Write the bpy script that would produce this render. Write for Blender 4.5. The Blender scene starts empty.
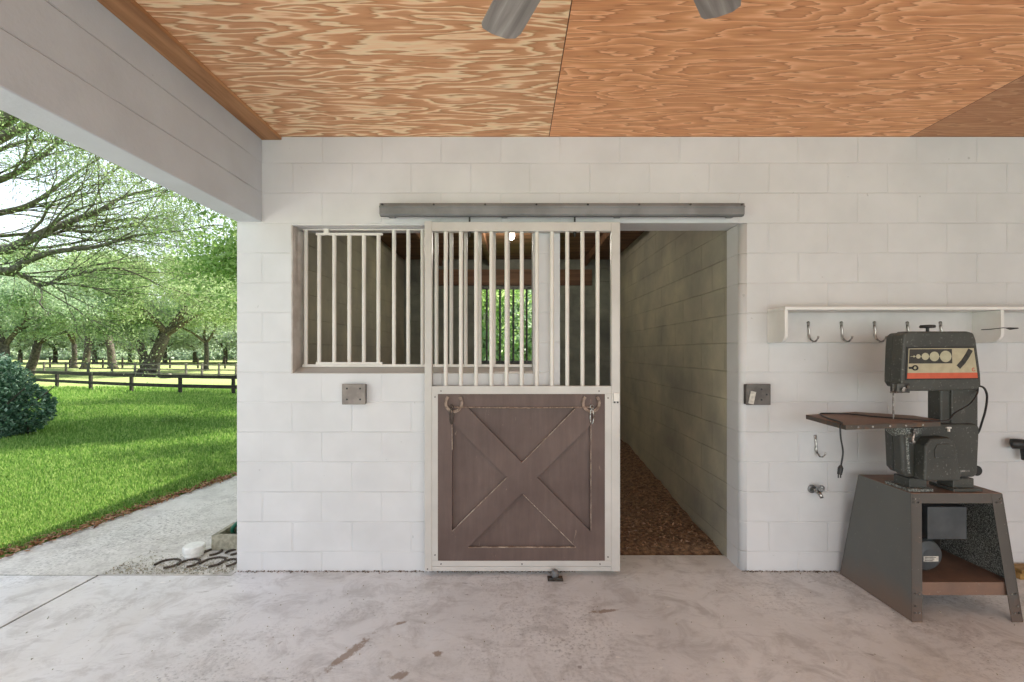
import bpy, math, random
import numpy as np
from mathutils import Vector, Matrix
C = bpy.context.scene.collection
SC = bpy.context.scene
R = math.radians

# ---------------------------------------------------------------- camera
F = 457.5; CX = 513.0; CY = 352.0; EYE = 1.484      # focal length and vanishing point in the 1024x682 frame
cam = bpy.data.cameras.new('camera'); co = bpy.data.objects.new('camera', cam); C.objects.link(co)
co.location = (0, 0, EYE); co.rotation_euler = (R(90), 0, 0)
cam.sensor_width = 36; cam.lens = F/1024*36
cam.shift_x = -1/1024; cam.shift_y = 11/1024; cam.clip_start = .05; cam.clip_end = 600
SC.camera = co
# ---------------------------------------------------------------- colour management
SC.view_settings.view_transform = 'Standard'; SC.view_settings.look = 'None'
SC.view_settings.gamma = 1; SC.view_settings.use_curve_mapping = False
SC.view_settings.exposure = 0.0
# ---------------------------------------------------------------- sky, sun, added daylight fill
w = bpy.data.worlds.new('sky'); SC.world = w; w.use_nodes = True
nt = w.node_tree; bg = nt.nodes['Background']
sk = nt.nodes.new('ShaderNodeTexSky'); sk.sky_type = 'NISHITA'; sk.sun_disc = False
sk.sun_elevation = R(55); sk.sun_rotation = R(-20); sk.air_density = 1.2; sk.dust_density = 3.5; sk.ozone_density = 1.0
hz = nt.nodes.new('ShaderNodeMix'); hz.data_type = 'RGBA'; hz.inputs[0].default_value = .45
nt.links.new(sk.outputs[0], hz.inputs[6]); hz.inputs[7].default_value = (5.6, 6.6, 7.6, 1)
nt.links.new(hz.outputs[2], bg.inputs[0]); bg.inputs[1].default_value = .24
sl = bpy.data.lights.new('sun', 'SUN'); sl.energy = 11.5; sl.angle = R(1.0); sl.color = (1, .95, .86)
so = bpy.data.objects.new('sun', sl); C.objects.link(so)
so.rotation_euler = Vector((.36, .46, .81)).to_track_quat('Z', 'Y').to_euler()
def area(name, loc, target, sx, sy, e, col=(1, 1, 1)):
    l = bpy.data.lights.new(name, 'AREA'); l.shape = 'RECTANGLE'; l.size = sx; l.size_y = sy; l.energy = e; l.color = col
    o = bpy.data.objects.new(name, l); C.objects.link(o); o.location = loc
    o.rotation_euler = (Vector(loc)-Vector(target)).to_track_quat('Z', 'Y').to_euler()
area('daylight_aisle_end', (1.9, -3.6, 1.3), (1.4, 3, 1.75), 6.5, 2.4, 195, (.89, .955, 1.0))  # added area lamp behind the camera, stands in for daylight down the aisle
area('daylight_left_side', (-4.4, -0.9, 1.15), (1.2, 2.4, 1.5), 4.5, 2.1, 52, (1, .97, .94))  # unseen fill lamp added outside the open left side

# ---------------------------------------------------------------- helpers
def S(r, g, b):
    f = lambda c: (c/255/12.92) if c/255 <= .04045 else ((c/255+.055)/1.055)**2.4
    return (f(r), f(g), f(b), 1)
def P(x, y, Y): return Vector(((x-CX)*Y/F, Y, EYE-(y-CY)*Y/F))

class G:  # node graph helper
    def __init__(s, name):
        s.m = bpy.data.materials.new(name); s.m.use_nodes = True; s.t = s.m.node_tree
        s.b = s.t.nodes['Principled BSDF']; s.tc = None
    def n(s, typ, **k):
        o = s.t.nodes.new(typ)
        for a, v in k.items(): setattr(o, a, v)
        return o
    def l(s, a, b): s.t.links.new(a, b)
    def coord(s, kind='Object'):
        if not s.tc: s.tc = s.n('ShaderNodeTexCoord')
        return s.tc.outputs[kind]
    def mapping(s, scale=(1, 1, 1), loc=(0, 0, 0), src=None):
        m = s.n('ShaderNodeMapping'); m.inputs['Scale'].default_value = scale; m.inputs['Location'].default_value = loc
        s.l(src or s.coord(), m.inputs[0]); return m.outputs[0]
    def noise(s, scale, vec=None, detail=4, rough=.55, dist=0):
        o = s.n('ShaderNodeTexNoise'); o.inputs['Scale'].default_value = scale; o.inputs['Detail'].default_value = detail
        o.inputs['Roughness'].default_value = rough; o.inputs['Distortion'].default_value = dist
        s.l(vec or s.coord(), o.inputs['Vector']); return o.outputs['Fac']
    def ramp(s, fac, stops, interp='LINEAR'):
        o = s.n('ShaderNodeValToRGB'); cr = o.color_ramp; cr.interpolation = interp
        while len(cr.elements) < len(stops): cr.elements.new(.5)
        for e, (p, c) in zip(cr.elements, stops): e.position = p; e.color = c if len(c) == 4 else (*c, 1)
        s.l(fac, o.inputs[0]); return o.outputs[0]
    def mix(s, fac, a, b, mode='MIX'):
        o = s.n('ShaderNodeMix', data_type='RGBA', blend_type=mode)
        if isinstance(fac, (int, float)): o.inputs[0].default_value = fac
        else: s.l(fac, o.inputs[0])
        for v, i in ((a, 6), (b, 7)):
            if isinstance(v, tuple): o.inputs[i].default_value = v
            else: s.l(v, o.inputs[i])
        return o.outputs[2]
    def math(s, op, a, b=None, c=None):
        o = s.n('ShaderNodeMath', operation=op)
        for v, i in ((a, 0), (b, 1), (c, 2)):
            if v is None: continue
            if isinstance(v, (int, float)): o.inputs[i].default_value = v
            else: s.l(v, o.inputs[i])
        return o.outputs[0]
    def xyz(s, src=None):
        o = s.n('ShaderNodeSeparateXYZ'); s.l(src or s.coord(), o.inputs[0]); return o.outputs
    def comb(s, x, y, z):
        o = s.n('ShaderNodeCombineXYZ')
        for v, i in ((x, 0), (y, 1), (z, 2)):
            if isinstance(v, (int, float)): o.inputs[i].default_value = v
            else: s.l(v, o.inputs[i])
        return o.outputs[0]
    def color(s, c):
        if isinstance(c, tuple): s.b.inputs['Base Color'].default_value = c
        else: s.l(c, s.b.inputs['Base Color'])
    def bump(s, h, dist=.002, strength=1):
        o = s.n('ShaderNodeBump'); o.inputs['Distance'].default_value = dist; o.inputs['Strength'].default_value = strength
        s.l(h, o.inputs['Height']); s.l(o.outputs[0], s.b.inputs['Normal'])
    def fin(s, rough=.6, metal=0, spec=.5):
        if isinstance(rough, (int, float)): s.b.inputs['Roughness'].default_value = rough
        else: s.l(rough, s.b.inputs['Roughness'])
        s.b.inputs['Metallic'].default_value = metal; s.b.inputs['Specular IOR Level'].default_value = spec
        return s.m

BLK = (0.0, 0.0, 0.0, 1); WHT = (1, 1, 1, 1)
def simple(name, c1, c2, scale=8, rough=.6, metal=0, bump=0, spec=.5, lo=.4, hi=.6, detail=5):
    g = G(name); n = g.noise(scale, detail=detail); g.color(g.ramp(n, [(lo, c1), (hi, c2)]))
    if bump: g.bump(n, bump)
    return g.fin(rough, metal, spec)

def block_mat(name, plane, base, base2, joint, dark=None, mort=.0045, bw=.4035, bump=.0028, blotch=3.0, width_joints=True):
    g = G(name); x, y, z = g.xyz()
    u = x if plane == 'xz' else y
    wob = g.math('MULTIPLY', g.math('SUBTRACT', g.noise(3, detail=2), .5), .006)
    v = g.comb(g.math('ADD', g.math('ADD', u, .0829), wob), g.math('ADD', g.math('SUBTRACT', z, .1307), wob), 0)
    b = g.n('ShaderNodeTexBrick'); g.l(v, b.inputs['Vector'])
    b.inputs['Scale'].default_value = 1; b.inputs['Mortar Size'].default_value = mort; b.inputs['Mortar Smooth'].default_value = .6
    b.inputs['Brick Width'].default_value = bw; b.inputs['Row Height'].default_value = .2026
    b.inputs['Color1'].default_value = (.35, .35, .35, 1); b.inputs['Color2'].default_value = (.65, .65, .65, 1); b.inputs['Mortar'].default_value = (.5, .5, .5, 1)
    fac = b.outputs['Fac']
    fade = g.ramp(g.noise(4.5, detail=3), [(.36, (.25,)*3), (.58, (1,)*3)])
    jm = g.math('MULTIPLY', fac, fade)
    col = g.mix(g.ramp(g.noise(blotch, detail=5), [(.35, BLK), (.65, WHT)]), base, base2)
    col = g.mix(.12, col, b.outputs['Color'], 'SOFT_LIGHT')
    if dark: col = g.mix(g.ramp(g.noise(1.4, detail=6, rough=.65), [(.38, BLK), (.70, WHT)]), col, dark)
    col = g.mix(g.math('MULTIPLY', jm, .22), col, joint)
    speck = g.ramp(g.noise(26, detail=2), [(.76, BLK), (.80, WHT)])
    col = g.mix(g.math('MULTIPLY', speck, .35), col, S(120, 115, 110))
    g.color(col)
    h = g.math('ADD', g.math('MULTIPLY', jm, -1.0), g.math('MULTIPLY', g.noise(55, detail=4), .22))
    g.bump(h, bump); return g.fin(.62, 0, .3)

M = {}
M['block'] = block_mat('white_block', 'xz', S(210, 208, 207), S(202, 200, 199), S(223, 221, 220))
M['block_y'] = block_mat('white_block_side', 'yz', S(222, 217, 214), S(214, 209, 206), S(236, 233, 229))
M['beam'] = block_mat('beam_paint', 'yz', S(198, 201, 205), S(190, 192, 196), S(222, 223, 225), bw=60, mort=.004, bump=.006)
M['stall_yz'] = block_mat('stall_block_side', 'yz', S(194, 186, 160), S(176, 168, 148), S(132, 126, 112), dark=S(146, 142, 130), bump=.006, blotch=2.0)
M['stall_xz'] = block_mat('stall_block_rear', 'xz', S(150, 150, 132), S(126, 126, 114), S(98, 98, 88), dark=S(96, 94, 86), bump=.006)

def plywood():
    g = G('plywood'); x, y, z = g.xyz()
    t = g.math('DIVIDE', g.math('SUBTRACT', x, .244), 2.446); idx = g.math('FLOOR', t); fr = g.math('SUBTRACT', t, idx)
    ty = g.math('DIVIDE', g.math('SUBTRACT', y, 1.87), 1.22); iy = g.math('FLOOR', ty); fy = g.math('SUBTRACT', ty, iy)
    wn = g.n('ShaderNodeTexWhiteNoise', noise_dimensions='2D'); g.l(g.comb(idx, iy, 0), wn.inputs['Vector'])
    off = g.math('MULTIPLY', wn.outputs['Value'], 37)
    v = g.comb(g.math('ADD', g.math('MULTIPLY', x, .80), off), g.math('ADD', g.math('MULTIPLY', y, 4.6), off), off)
    n1 = g.noise(1.15, v, detail=3.0, rough=.5, dist=.25)
    v2 = g.comb(g.math('ADD', g.math('MULTIPLY', x, 4), off), g.math('MULTIPLY', y, 42), off)
    n2 = g.noise(1.0, v2, detail=3, rough=.6)
    h = g.math('ADD', g.math('MULTIPLY', n1, 12.5), g.math('MULTIPLY', n2, 1.3))
    f = g.math('FRACT', h)
    left = g.math('LESS_THAN', idx, -.5)
    A = g.ramp(f, [(0, S(191, 136, 95)), (.08, S(210, 153, 110)), (.50, S(221, 165, 122)), (.63, S(251, 210, 167)), (.86, S(251, 223, 182)), (1, S(197, 147, 102))])
    B = g.ramp(f, [(0, S(190, 125, 83)), (.10, S(215, 150, 105)), (.55, S(227, 162, 113)), (.75, S(241, 179, 132)), (.93, S(251, 195, 148)), (1, S(195, 136, 93))])
    col = g.mix(left, B, A)
    far = g.math('GREATER_THAN', idx, .5)
    col = g.mix(g.math('MULTIPLY', far, .55), col, S(146, 106, 80))
    fine = g.noise(1, g.comb(g.math('MULTIPLY', x, 10), g.math('MULTIPLY', y, 140), off), detail=3)
    col = g.mix(.28, col, g.ramp(fine, [(.3, (.25,)*3), (.7, (.78,)*3)]), 'SOFT_LIGHT')
    sx = g.math('LESS_THAN', g.math('MINIMUM', fr, g.math('SUBTRACT', 1, fr)), .0009)
    sy = g.math('LESS_THAN', g.math('MINIMUM', fy, g.math('SUBTRACT', 1, fy)), .0018)
    seam = g.math('MAXIMUM', sx, sy)
    col = g.mix(seam, col, S(88, 54, 36)); g.color(col)
    g.bump(g.math('SUBTRACT', g.math('MULTIPLY', fine, .3), seam), .002)
    return g.fin(.6, 0, .25)
M['ply'] = plywood()

def wood(name, c1, c2, c3, axis='y', sc=1.0, rough=.6):
    g = G(name); s = {'x': (1.5, 22, 22), 'y': (22, 1.5, 22), 'z': (22, 22, 1.5)}[axis]
    v = g.mapping(tuple(a*sc for a in s)); n = g.noise(1, v, detail=5, dist=.6)
    g.color(g.ramp(n, [(.3, c1), (.5, c2), (.7, c3)])); g.bump(n, .001); return g.fin(rough, 0, .3)
M['trim_wood'] = wood('trim_wood', S(142, 98, 64), S(176, 128, 88), S(196, 148, 106), 'y')
M['fan_wood'] = wood('fan_wood', S(120, 114, 110), S(150, 143, 138), S(176, 169, 163), 'x', 1.2)
M['stall_wood'] = wood('stall_wood', S(86, 62, 46), S(116, 84, 62), S(142, 106, 78), 'x', .5)
M['fence_dark'] = wood('fence_dark', S(44, 38, 36), S(62, 54, 50), S(84, 74, 68), 'x', .5, .8)
M['fence_grey'] = wood('fence_grey', S(96, 90, 84), S(120, 112, 104), S(150, 142, 132), 'x', .5, .8)
M['plank'] = wood('plank', S(120, 92, 50), S(160, 126, 74), S(184, 150, 96), 'x')

def concrete(name, a, b, c, stain, sc=1.0, speck=True, grit=.003, mb=0.0, stains=False):
    g = G(name)
    n1 = g.noise(1.1*sc, detail=7, rough=.62, dist=.4); n2 = g.noise(5*sc, detail=8, rough=.72, dist=.6); n3 = g.noise(.7*sc, g.mapping(loc=(7, 3, 1)), detail=6, rough=.6, dist=1.0)
    col = g.ramp(n1, [(.32, a), (.5, b), (.68, c)])
    col = g.mix(g.math('MULTIPLY', g.ramp(n3, [(.50, BLK), (.66, WHT)]), .7), col, stain)
    rough_area = g.math('ADD', g.ramp(g.noise(.8, g.mapping(loc=(2, 8, 4)), detail=5, rough=.6, dist=.5), [(.46, BLK), (.60, WHT)]), mb)
    col = g.mix(g.math('MULTIPLY', g.ramp(n2, [(.38, WHT), (.52, BLK)]), .38), col, S(150, 141, 136))
    fn = g.noise(46, detail=4, rough=.75)
    col = g.mix(g.math('MULTIPLY', g.math('MULTIPLY', g.ramp(fn, [(.38, WHT), (.47, BLK)]), .55), rough_area), col, S(126, 118, 112))
    col = g.mix(g.math('MULTIPLY', g.math('MULTIPLY', g.ramp(fn, [(.55, BLK), (.63, WHT)]), .55), rough_area), col, S(236, 231, 226))
    sv = g.noise(1, g.mapping((3.0, 10, 1), (1, 5, 0)), detail=7, rough=.72, dist=1.6)
    col = g.mix(g.math('MULTIPLY', g.ramp(sv, [(.54, BLK), (.68, WHT)]), .24), col, S(152, 143, 138))
    sw = g.noise(1, g.mapping((9, 22, 1), (4, 1, 0)), detail=3, rough=.5, dist=.8)
    col = g.mix(g.math('MULTIPLY', g.ramp(sw, [(.70, BLK), (.735, WHT)]), .55), col, S(112, 100, 92))
    col = g.mix(g.math('MULTIPLY', g.ramp(sw, [(.245, WHT), (.275, BLK)]), .6), col, S(242, 238, 232))
    if stains:
        for sx_, sy_, la, lb, an in ((-.81, 2.25, .19, .030, 63), (-.37, 2.25, .03, .025, 0), (-.52, 2.10, .05, .03, 20), (-.62, 2.5, .05, .015, 30), (.52, 2.62, .10, .02, 10)):
            mp = g.n('ShaderNodeMapping'); mp.vector_type = 'TEXTURE'; mp.inputs['Location'].default_value = (sx_, sy_, 0); mp.inputs['Rotation'].default_value = (0, 0, R(an)); mp.inputs['Scale'].default_value = (la, lb, 1)
            g.l(g.coord(), mp.inputs[0]); xx, yy, zz = g.xyz(mp.outputs[0])
            dd = g.math('SQRT', g.math('ADD', g.math('MULTIPLY', xx, xx), g.math('MULTIPLY', yy, yy)))
            dd = g.math('ADD', dd, g.math('MULTIPLY', g.math('SUBTRACT', g.noise(28, detail=5, rough=.7), .5), 2.4))
            col = g.mix(g.math('MULTIPLY', g.ramp(dd, [(.55, WHT), (.95, BLK)]), .75), col, S(136, 112, 90))
    g.color(col); g.bump(g.math('ADD', g.math('MULTIPLY', n2, .8), g.math('MULTIPLY', g.math('MULTIPLY', fn, .8), rough_area)), grit)
    return g.fin(.58, 0, .35)
M['concrete'] = concrete('concrete_floor', S(208, 206, 205), S(220, 218, 217), S(231, 229, 228), S(208, 202, 195), stains=True)
M['concrete_out'] = concrete('concrete_outside', S(200, 196, 188), S(212, 207, 200), S(222, 217, 210), S(190, 183, 172), grit=.005, mb=.35)
M['earth'] = simple('earth', S(84, 66, 50), S(120, 98, 76), 12, .9, bump=.01)
M['tar'] = simple('tar_joint', S(46, 42, 38), S(66, 60, 54), 30, .9)
M['bedding'] = simple('stall_bedding', S(84, 62, 46), S(150, 118, 88), 30, .95, bump=.02, lo=.35, hi=.65, detail=8)
def lawn():
    g = G('lawn'); n = g.noise(.35, detail=5); n2 = g.noise(40, detail=5, rough=.7)
    col = g.ramp(n, [(.35, S(96, 134, 58)), (.5, S(118, 156, 66)), (.65, S(150, 172, 86))])
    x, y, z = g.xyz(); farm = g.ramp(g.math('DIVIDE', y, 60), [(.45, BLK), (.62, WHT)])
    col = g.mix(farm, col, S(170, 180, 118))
    col = g.mix(g.math('MULTIPLY', g.ramp(n2, [(.35, WHT), (.6, BLK)]), .5), col, S(64, 96, 40))
    g.color(col); g.bump(n2, .05); return g.fin(.9, 0, .1)
M['lawn'] = lawn()
def leafmat(name, c1, c2, c3, trans=.45):
    g = G(name); oi = g.n('ShaderNodeNewGeometry')
    col = g.ramp(oi.outputs['Random Per Island'], [(0, c1), (.5, c2), (1, c3)]); g.color(col); g.fin(.5, 0, .35)
    tr = g.n('ShaderNodeBsdfTranslucent'); g.l(col, tr.inputs[0]); mx = g.n('ShaderNodeMixShader'); mx.inputs[0].default_value = trans
    g.l(g.b.outputs[0], mx.inputs[1]); g.l(tr.outputs[0], mx.inputs[2]); g.l(mx.outputs[0], g.t.nodes['Material Output'].inputs[0]); return g.m
M['grass'] = leafmat('grass_blades', S(96, 134, 58), S(130, 166, 76), S(176, 196, 116), .45)
M['leaf_oak'] = leafmat('oak_leaves', S(124, 154, 96), S(164, 188, 126), S(206, 218, 170), .5)
M['leaf_bright'] = leafmat('bright_leaves', S(132, 166, 92), S(164, 192, 118), S(204, 220, 160), .5)
M['leaf_far'] = leafmat('far_leaves', S(140, 166, 130), S(172, 194, 156), S(204, 218, 188), .5)  # distance haze put into the leaf colour by paling it
M['leaf_haze'] = leafmat('haze_leaves', S(176, 194, 168), S(200, 213, 188), S(222, 230, 212), .5)  # palest leaves, aerial haze mixed into the base colour
M['leaf_shrub'] = leafmat('shrub_leaves', S(52, 84, 62), S(82, 116, 88), S(160, 184, 160), .25)
M['moss'] = leafmat('spanish_moss', S(110, 112, 92), S(136, 138, 112), S(160, 160, 132), .3)
M['shavings'] = leafmat('shavings', S(96, 70, 52), S(130, 100, 76), S(160, 128, 100), .05)
M['litter'] = leafmat('dry_leaves', S(104, 66, 42), S(146, 100, 66), S(176, 134, 98), .1)
M['bark'] = simple('bark', S(70, 62, 54), S(112, 102, 90), 6, .9, bump=.03)
M['bark_near'] = simple('bark_near', S(92, 84, 76), S(134, 124, 112), 10, .9, bump=.02)
M['white_steel'] = simple('white_painted_steel', S(222, 215, 206), S(212, 205, 196), 4, .4, bump=.0003)
M['frame_steel'] = simple('aged_steel_frame', S(196, 190, 183), S(186, 180, 173), 3, .45, .05, bump=.0003)
M['angle'] = simple('steel_angle', S(196, 188, 181), S(176, 166, 158), 9, .5, 0)
M['galv'] = simple('galvanised', S(118, 118, 118), S(134, 134, 134), 5, .45, .4, bump=.0004)
M['dark_steel'] = simple('dark_steel', S(60, 58, 56), S(92, 90, 86), 20, .45, .6)
M['hook'] = simple('worn_hook_metal', S(84, 80, 76), S(190, 186, 180), 40, .3, .85)
M['black'] = simple('black_rubber', S(26, 26, 26), S(40, 39, 38), 20, .5)
M['screw'] = simple('screw', S(60, 56, 52), S(90, 84, 80), 20, .5, .5)
def brown_door():
    g = G('brown_door_board'); x, y, z = g.xyz()
    n = g.noise(1, g.mapping((30, 30, 3)), detail=6, rough=.65); big = g.noise(3, detail=4)
    col = g.ramp(big, [(.35, S(88, 71, 65)), (.65, S(102, 84, 77))])
    col = g.mix(.3, col, g.ramp(n, [(.3, (.3,)*3), (.7, (.7,)*3)]), 'SOFT_LIGHT')
    sc = g.ramp(g.noise(1, g.mapping((28, 28, 7), (4, 0, 2)), detail=5, rough=.7, dist=.8), [(.665, BLK), (.72, WHT)])
    col = g.mix(g.math('MULTIPLY', sc, .5), col, S(168, 146, 128)); g.color(col); g.bump(n, .0008); return g.fin(.55, 0, .35)
M['brown'] = brown_door()
M['edge_worn'] = simple('worn_edge', S(206, 186, 166), S(140, 118, 104), 24, .7)
M['rust_shoe'] = simple('rusty_iron', S(112, 92, 80), S(158, 138, 124), 40, .7, .4, bump=.001)
M['dark_shoe'] = simple('dark_iron', S(58, 50, 44), S(92, 80, 70), 40, .8, .3, bump=.001)
M['rope'] = simple('rope', S(120, 98, 84), S(160, 136, 118), 80, .9)
M['box'] = simple('box_cover', S(84, 78, 74), S(104, 98, 93), 14, .5, .3)
M['box_l'] = simple('box_cover_light', S(122, 112, 106), S(140, 130, 122), 14, .5, .3)
M['tag'] = simple('paper_tag', S(206, 200, 188), S(178, 172, 162), 60, .6)
M['white_board'] = simple('white_painted_board', S(226, 222, 217), S(219, 214, 209), 5, .5, bump=.0006)
M['grey_board'] = simple('board_in_wall_paint', S(206, 201, 197), S(198, 193, 189), 5, .5)
def saw_paint(name, dusty):
    g = G(name); n = g.noise(3.5, detail=5); col = g.ramp(n, [(.35, S(58, 58, 54)), (.65, S(73, 73, 68))])
    d = g.ramp(g.noise(60+90*dusty, detail=4, rough=.75), [(.60-.12*dusty, BLK), (.66-.08*dusty, WHT)])
    col = g.mix(g.math('MULTIPLY', d, .28+.5*dusty), col, S(176, 178, 170)); g.color(col); g.bump(d, .0006); return g.fin(.48, .1, .4)
M['saw'] = saw_paint('saw_casting', 0); M['saw_dusty'] = saw_paint('saw_dusty', 1)
M['motor_grey'] = simple('motor_grey', S(64, 67, 69), S(76, 79, 81), 8, .5, .1)
def rusty(name, base, rust, lo, hi, sc=3, grad=False):
    g = G(name); n = g.noise(sc, detail=6, rough=.65); m = g.ramp(n, [(lo, BLK), (hi, WHT)])
    b2 = g.mix(g.noise(5, detail=4), base, tuple(c*1.25 for c in base[:3])+(1,))
    fine = g.noise(70, detail=3)
    if grad:
        z = g.xyz()[2]; gz = g.ramp(g.math('ADD', z, g.math('MULTIPLY', g.math('SUBTRACT', n, .5), .35)), [(.0, (.7,)*3), (.16, BLK)])
        m = g.math('MAXIMUM', m, gz)
    col = g.mix(m, b2, rust); col = g.mix(g.math('MULTIPLY', g.ramp(fine, [(.68, BLK), (.74, WHT)]), .35), col, S(170, 165, 155))
    g.color(col); g.bump(n, .0008); return g.fin(.55, .2, .4)
M['stand'] = rusty('stand_sheet', S(94, 94, 90), S(126, 102, 86), .66, .72, 2.2, True)
M['stand_leg'] = rusty('stand_leg', S(84, 79, 74), S(108, 88, 76), .58, .70, 4, True)
M['rust_top'] = rusty('rusty_top', S(112, 90, 78), S(132, 104, 88), .4, .6, 6)
M['rust_edge'] = rusty('rusty_edge', S(78, 72, 66), S(110, 84, 66), .5, .62, 12)
def flat(name, c, rough=.5, metal=0): return simple(name, c, tuple(v*.88 for v in c[:3])+(1,), 30, rough, metal)
M['beige'] = flat('panel_beige', S(176, 165, 136)); M['orange'] = flat('panel_orange', S(196, 88, 58)); M['panel_dark'] = flat('panel_dark', S(50, 46, 40))
M['panel_black'] = flat('panel_bezel', S(28, 27, 26)); M['pale_disc'] = flat('panel_disc', S(176, 170, 142))
M['pvc'] = flat('white_plastic', S(236, 234, 228)); M['green'] = flat('green_hose', S(34, 98, 76), .4)
M['cinder'] = simple('concrete_block', S(140, 134, 116), S(166, 160, 140), 30, .9, bump=.003)
g = G('bulb_glass'); g.color(S(255, 250, 240)); g.b.inputs['Emission Color'].default_value = (1, .93, .82, 1); g.b.inputs['Emission Strength'].default_value = 9; M['bulb'] = g.fin(.2)

class MB:
    def __init__(s): s.v = []; s.f = []
    def add(s, vs, fs):
        o = len(s.v); s.v += [Vector(v) for v in vs]; s.f += [tuple(i+o for i in f) for f in fs]; return s
    def box(s, x0, x1, y0, y1, z0, z1):
        return s.hexa([(x0, y0, z0), (x1, y0, z0), (x1, y1, z0), (x0, y1, z0)], [(x0, y0, z1), (x1, y0, z1), (x1, y1, z1), (x0, y1, z1)])
    def hexa(s, b, t):
        n = len(b); f = [tuple(reversed(range(n))), tuple(range(n, 2*n))]
        for i in range(n): j = (i+1) % n; f.append((i, j, n+j, n+i))
        return s.add(list(b)+list(t), f)
    def prism_xz(s, poly, y0, y1):   # polygon of (x, z), extruded along y (front y0)
        return s.hexa([(x, y1, z) for x, z in poly], [(x, y0, z) for x, z in poly]) if area2(poly) > 0 else s.prism_xz(poly[::-1], y0, y1)
    def prism_xy(s, poly, z0, z1):
        if area2(poly) < 0: poly = poly[::-1]
        return s.hexa([(x, y, z0) for x, y in poly], [(x, y, z1) for x, y in poly])
    def prism_yz(s, poly, x0, x1):
        if area2(poly) < 0: poly = poly[::-1]
        return s.hexa([(x0, y, z) for y, z in poly], [(x1, y, z) for y, z in poly])
    def tube(s, pts, rad, n=8, cap=True, tip=False):
        pts = [Vector(p) for p in pts]; k = len(pts)
        if not hasattr(rad, '__len__'): rad = [rad]*k
        o = len(s.v); prev = None
        for i, p in enumerate(pts):
            d = (pts[min(i+1, k-1)]-pts[max(i-1, 0)])
            d = d.normalized() if d.length > 1e-9 else Vector((0, 0, 1))
            if prev is None:
                a = d.orthogonal().normalized()
            else:
                a = prev-d*prev.dot(d); a = a.normalized() if a.length > 1e-6 else d.orthogonal().normalized()
            prev = a; b = d.cross(a)
            for j in range(n):
                t = 2*math.pi*j/n; s.v.append(p+(a*math.cos(t)+b*math.sin(t))*rad[i])
        for i in range(k-1):
            for j in range(n):
                q = (j+1) % n; s.f.append((o+i*n+j, o+i*n+q, o+(i+1)*n+q, o+(i+1)*n+j))
        if cap: s.f.append(tuple(o+j for j in reversed(range(n)))); s.f.append(tuple(o+(k-1)*n+j for j in range(n)))
        return s
    def cyl(s, a, b, r, n=16, r2=None): return s.tube([a, b], [r, r if r2 is None else r2], n)
    def lathe(s, prof, c=(0, 0, 0), n=24, axis='z'):   # profile of (radius, height)
        pts = []
        o = len(s.v)
        for r, h in prof:
            for j in range(n):
                t = 2*math.pi*j/n; x, y = r*math.cos(t), r*math.sin(t)
                v = {'z': (x, y, h), 'y': (x, h, -y), 'x': (h, x, y)}[axis]; s.v.append(Vector(c)+Vector(v))
        k = len(prof)
        for i in range(k-1):
            for j in range(n):
                q = (j+1) % n; s.f.append((o+i*n+j, o+i*n+q, o+(i+1)*n+q, o+(i+1)*n+j))
        s.f.append(tuple(o+j for j in reversed(range(n)))); s.f.append(tuple(o+(k-1)*n+j for j in range(n)))
        return s
    def build(s, name, m, parent=None, bevel=0, smooth=False, seg=2, origin=None):
        me = bpy.data.meshes.new(name)
        if parent is not None:
            org = wloc(parent)
        elif origin is not None: org = Vector(origin)
        else:
            mn = [min(v[i] for v in s.v) for i in range(3)]; mx = [max(v[i] for v in s.v) for i in range(3)]
            org = Vector(((mn[0]+mx[0])/2, (mn[1]+mx[1])/2, mn[2]))
        me.from_pydata([tuple(v-org) for v in s.v], [], s.f); me.validate(); me.update()
        o = bpy.data.objects.new(name, me); C.objects.link(o)
        if parent is not None: o.parent = parent
        else: o.location = org
        me.materials.append(M[m] if isinstance(m, str) else m)
        if smooth: me.shade_smooth()
        if bevel:
            b = o.modifiers.new('bevel', 'BEVEL'); b.width = bevel; b.segments = seg; b.limit_method = 'ANGLE'; b.angle_limit = R(35)
            b.harden_normals = False
        return o
def area2(p): return sum(p[i][0]*p[(i+1) % len(p)][1]-p[(i+1) % len(p)][0]*p[i][1] for i in range(len(p)))
def wloc(o):
    v = Vector(o.location)
    while o.parent is not None: o = o.parent; v = v+Vector(o.location)
    return v
def tag(o, label=None, cat=None, group=None, kind=None):
    if label: o['label'] = label
    if cat: o['category'] = cat
    if group: o['group'] = group
    if kind: o['kind'] = kind
    return o
def thing(name, label, cat, loc, group=None, rz=0, kind=None):
    o = bpy.data.objects.new(name, None); C.objects.link(o); o.location = loc; o.rotation_euler = (0, 0, rz); o.empty_display_size = .1
    return tag(o, label, cat, group, kind)
def struct(name, mb, m, **k): return tag(mb.build(name, m, origin=(0, 0, 0), **k), kind='structure')
def copy_tree(o, parent=None):
    c = o.copy(); C.objects.link(c)
    if parent is not None: c.parent = parent
    for ch in list(o.children): copy_tree(ch, c)
    return c
def sm(pts, n=6):
    pts = [Vector(p) for p in pts]; out = []
    for i in range(len(pts)-1):
        p0 = pts[max(i-1, 0)]; p1 = pts[i]; p2 = pts[i+1]; p3 = pts[min(i+2, len(pts)-1)]
        for k2 in range(n):
            t = k2/n; out.append(.5*((2*p1)+(-p0+p2)*t+(2*p0-5*p1+4*p2-p3)*t*t+(-p0+3*p1-3*p2+p3)*t**3))
    return out+[pts[-1]]
def XZ(x, y, Y): p = P(x, y, Y); return (p.x, p.z)

# ================================================================ SETTING
WF = 3.10; WB = 3.30; CEIL = 2.941; XE = -1.87; XR = 6.0
def ground_z(x, y):
    t = min(max((y-5)/20, 0), 1); return -.03-.89*t
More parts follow.
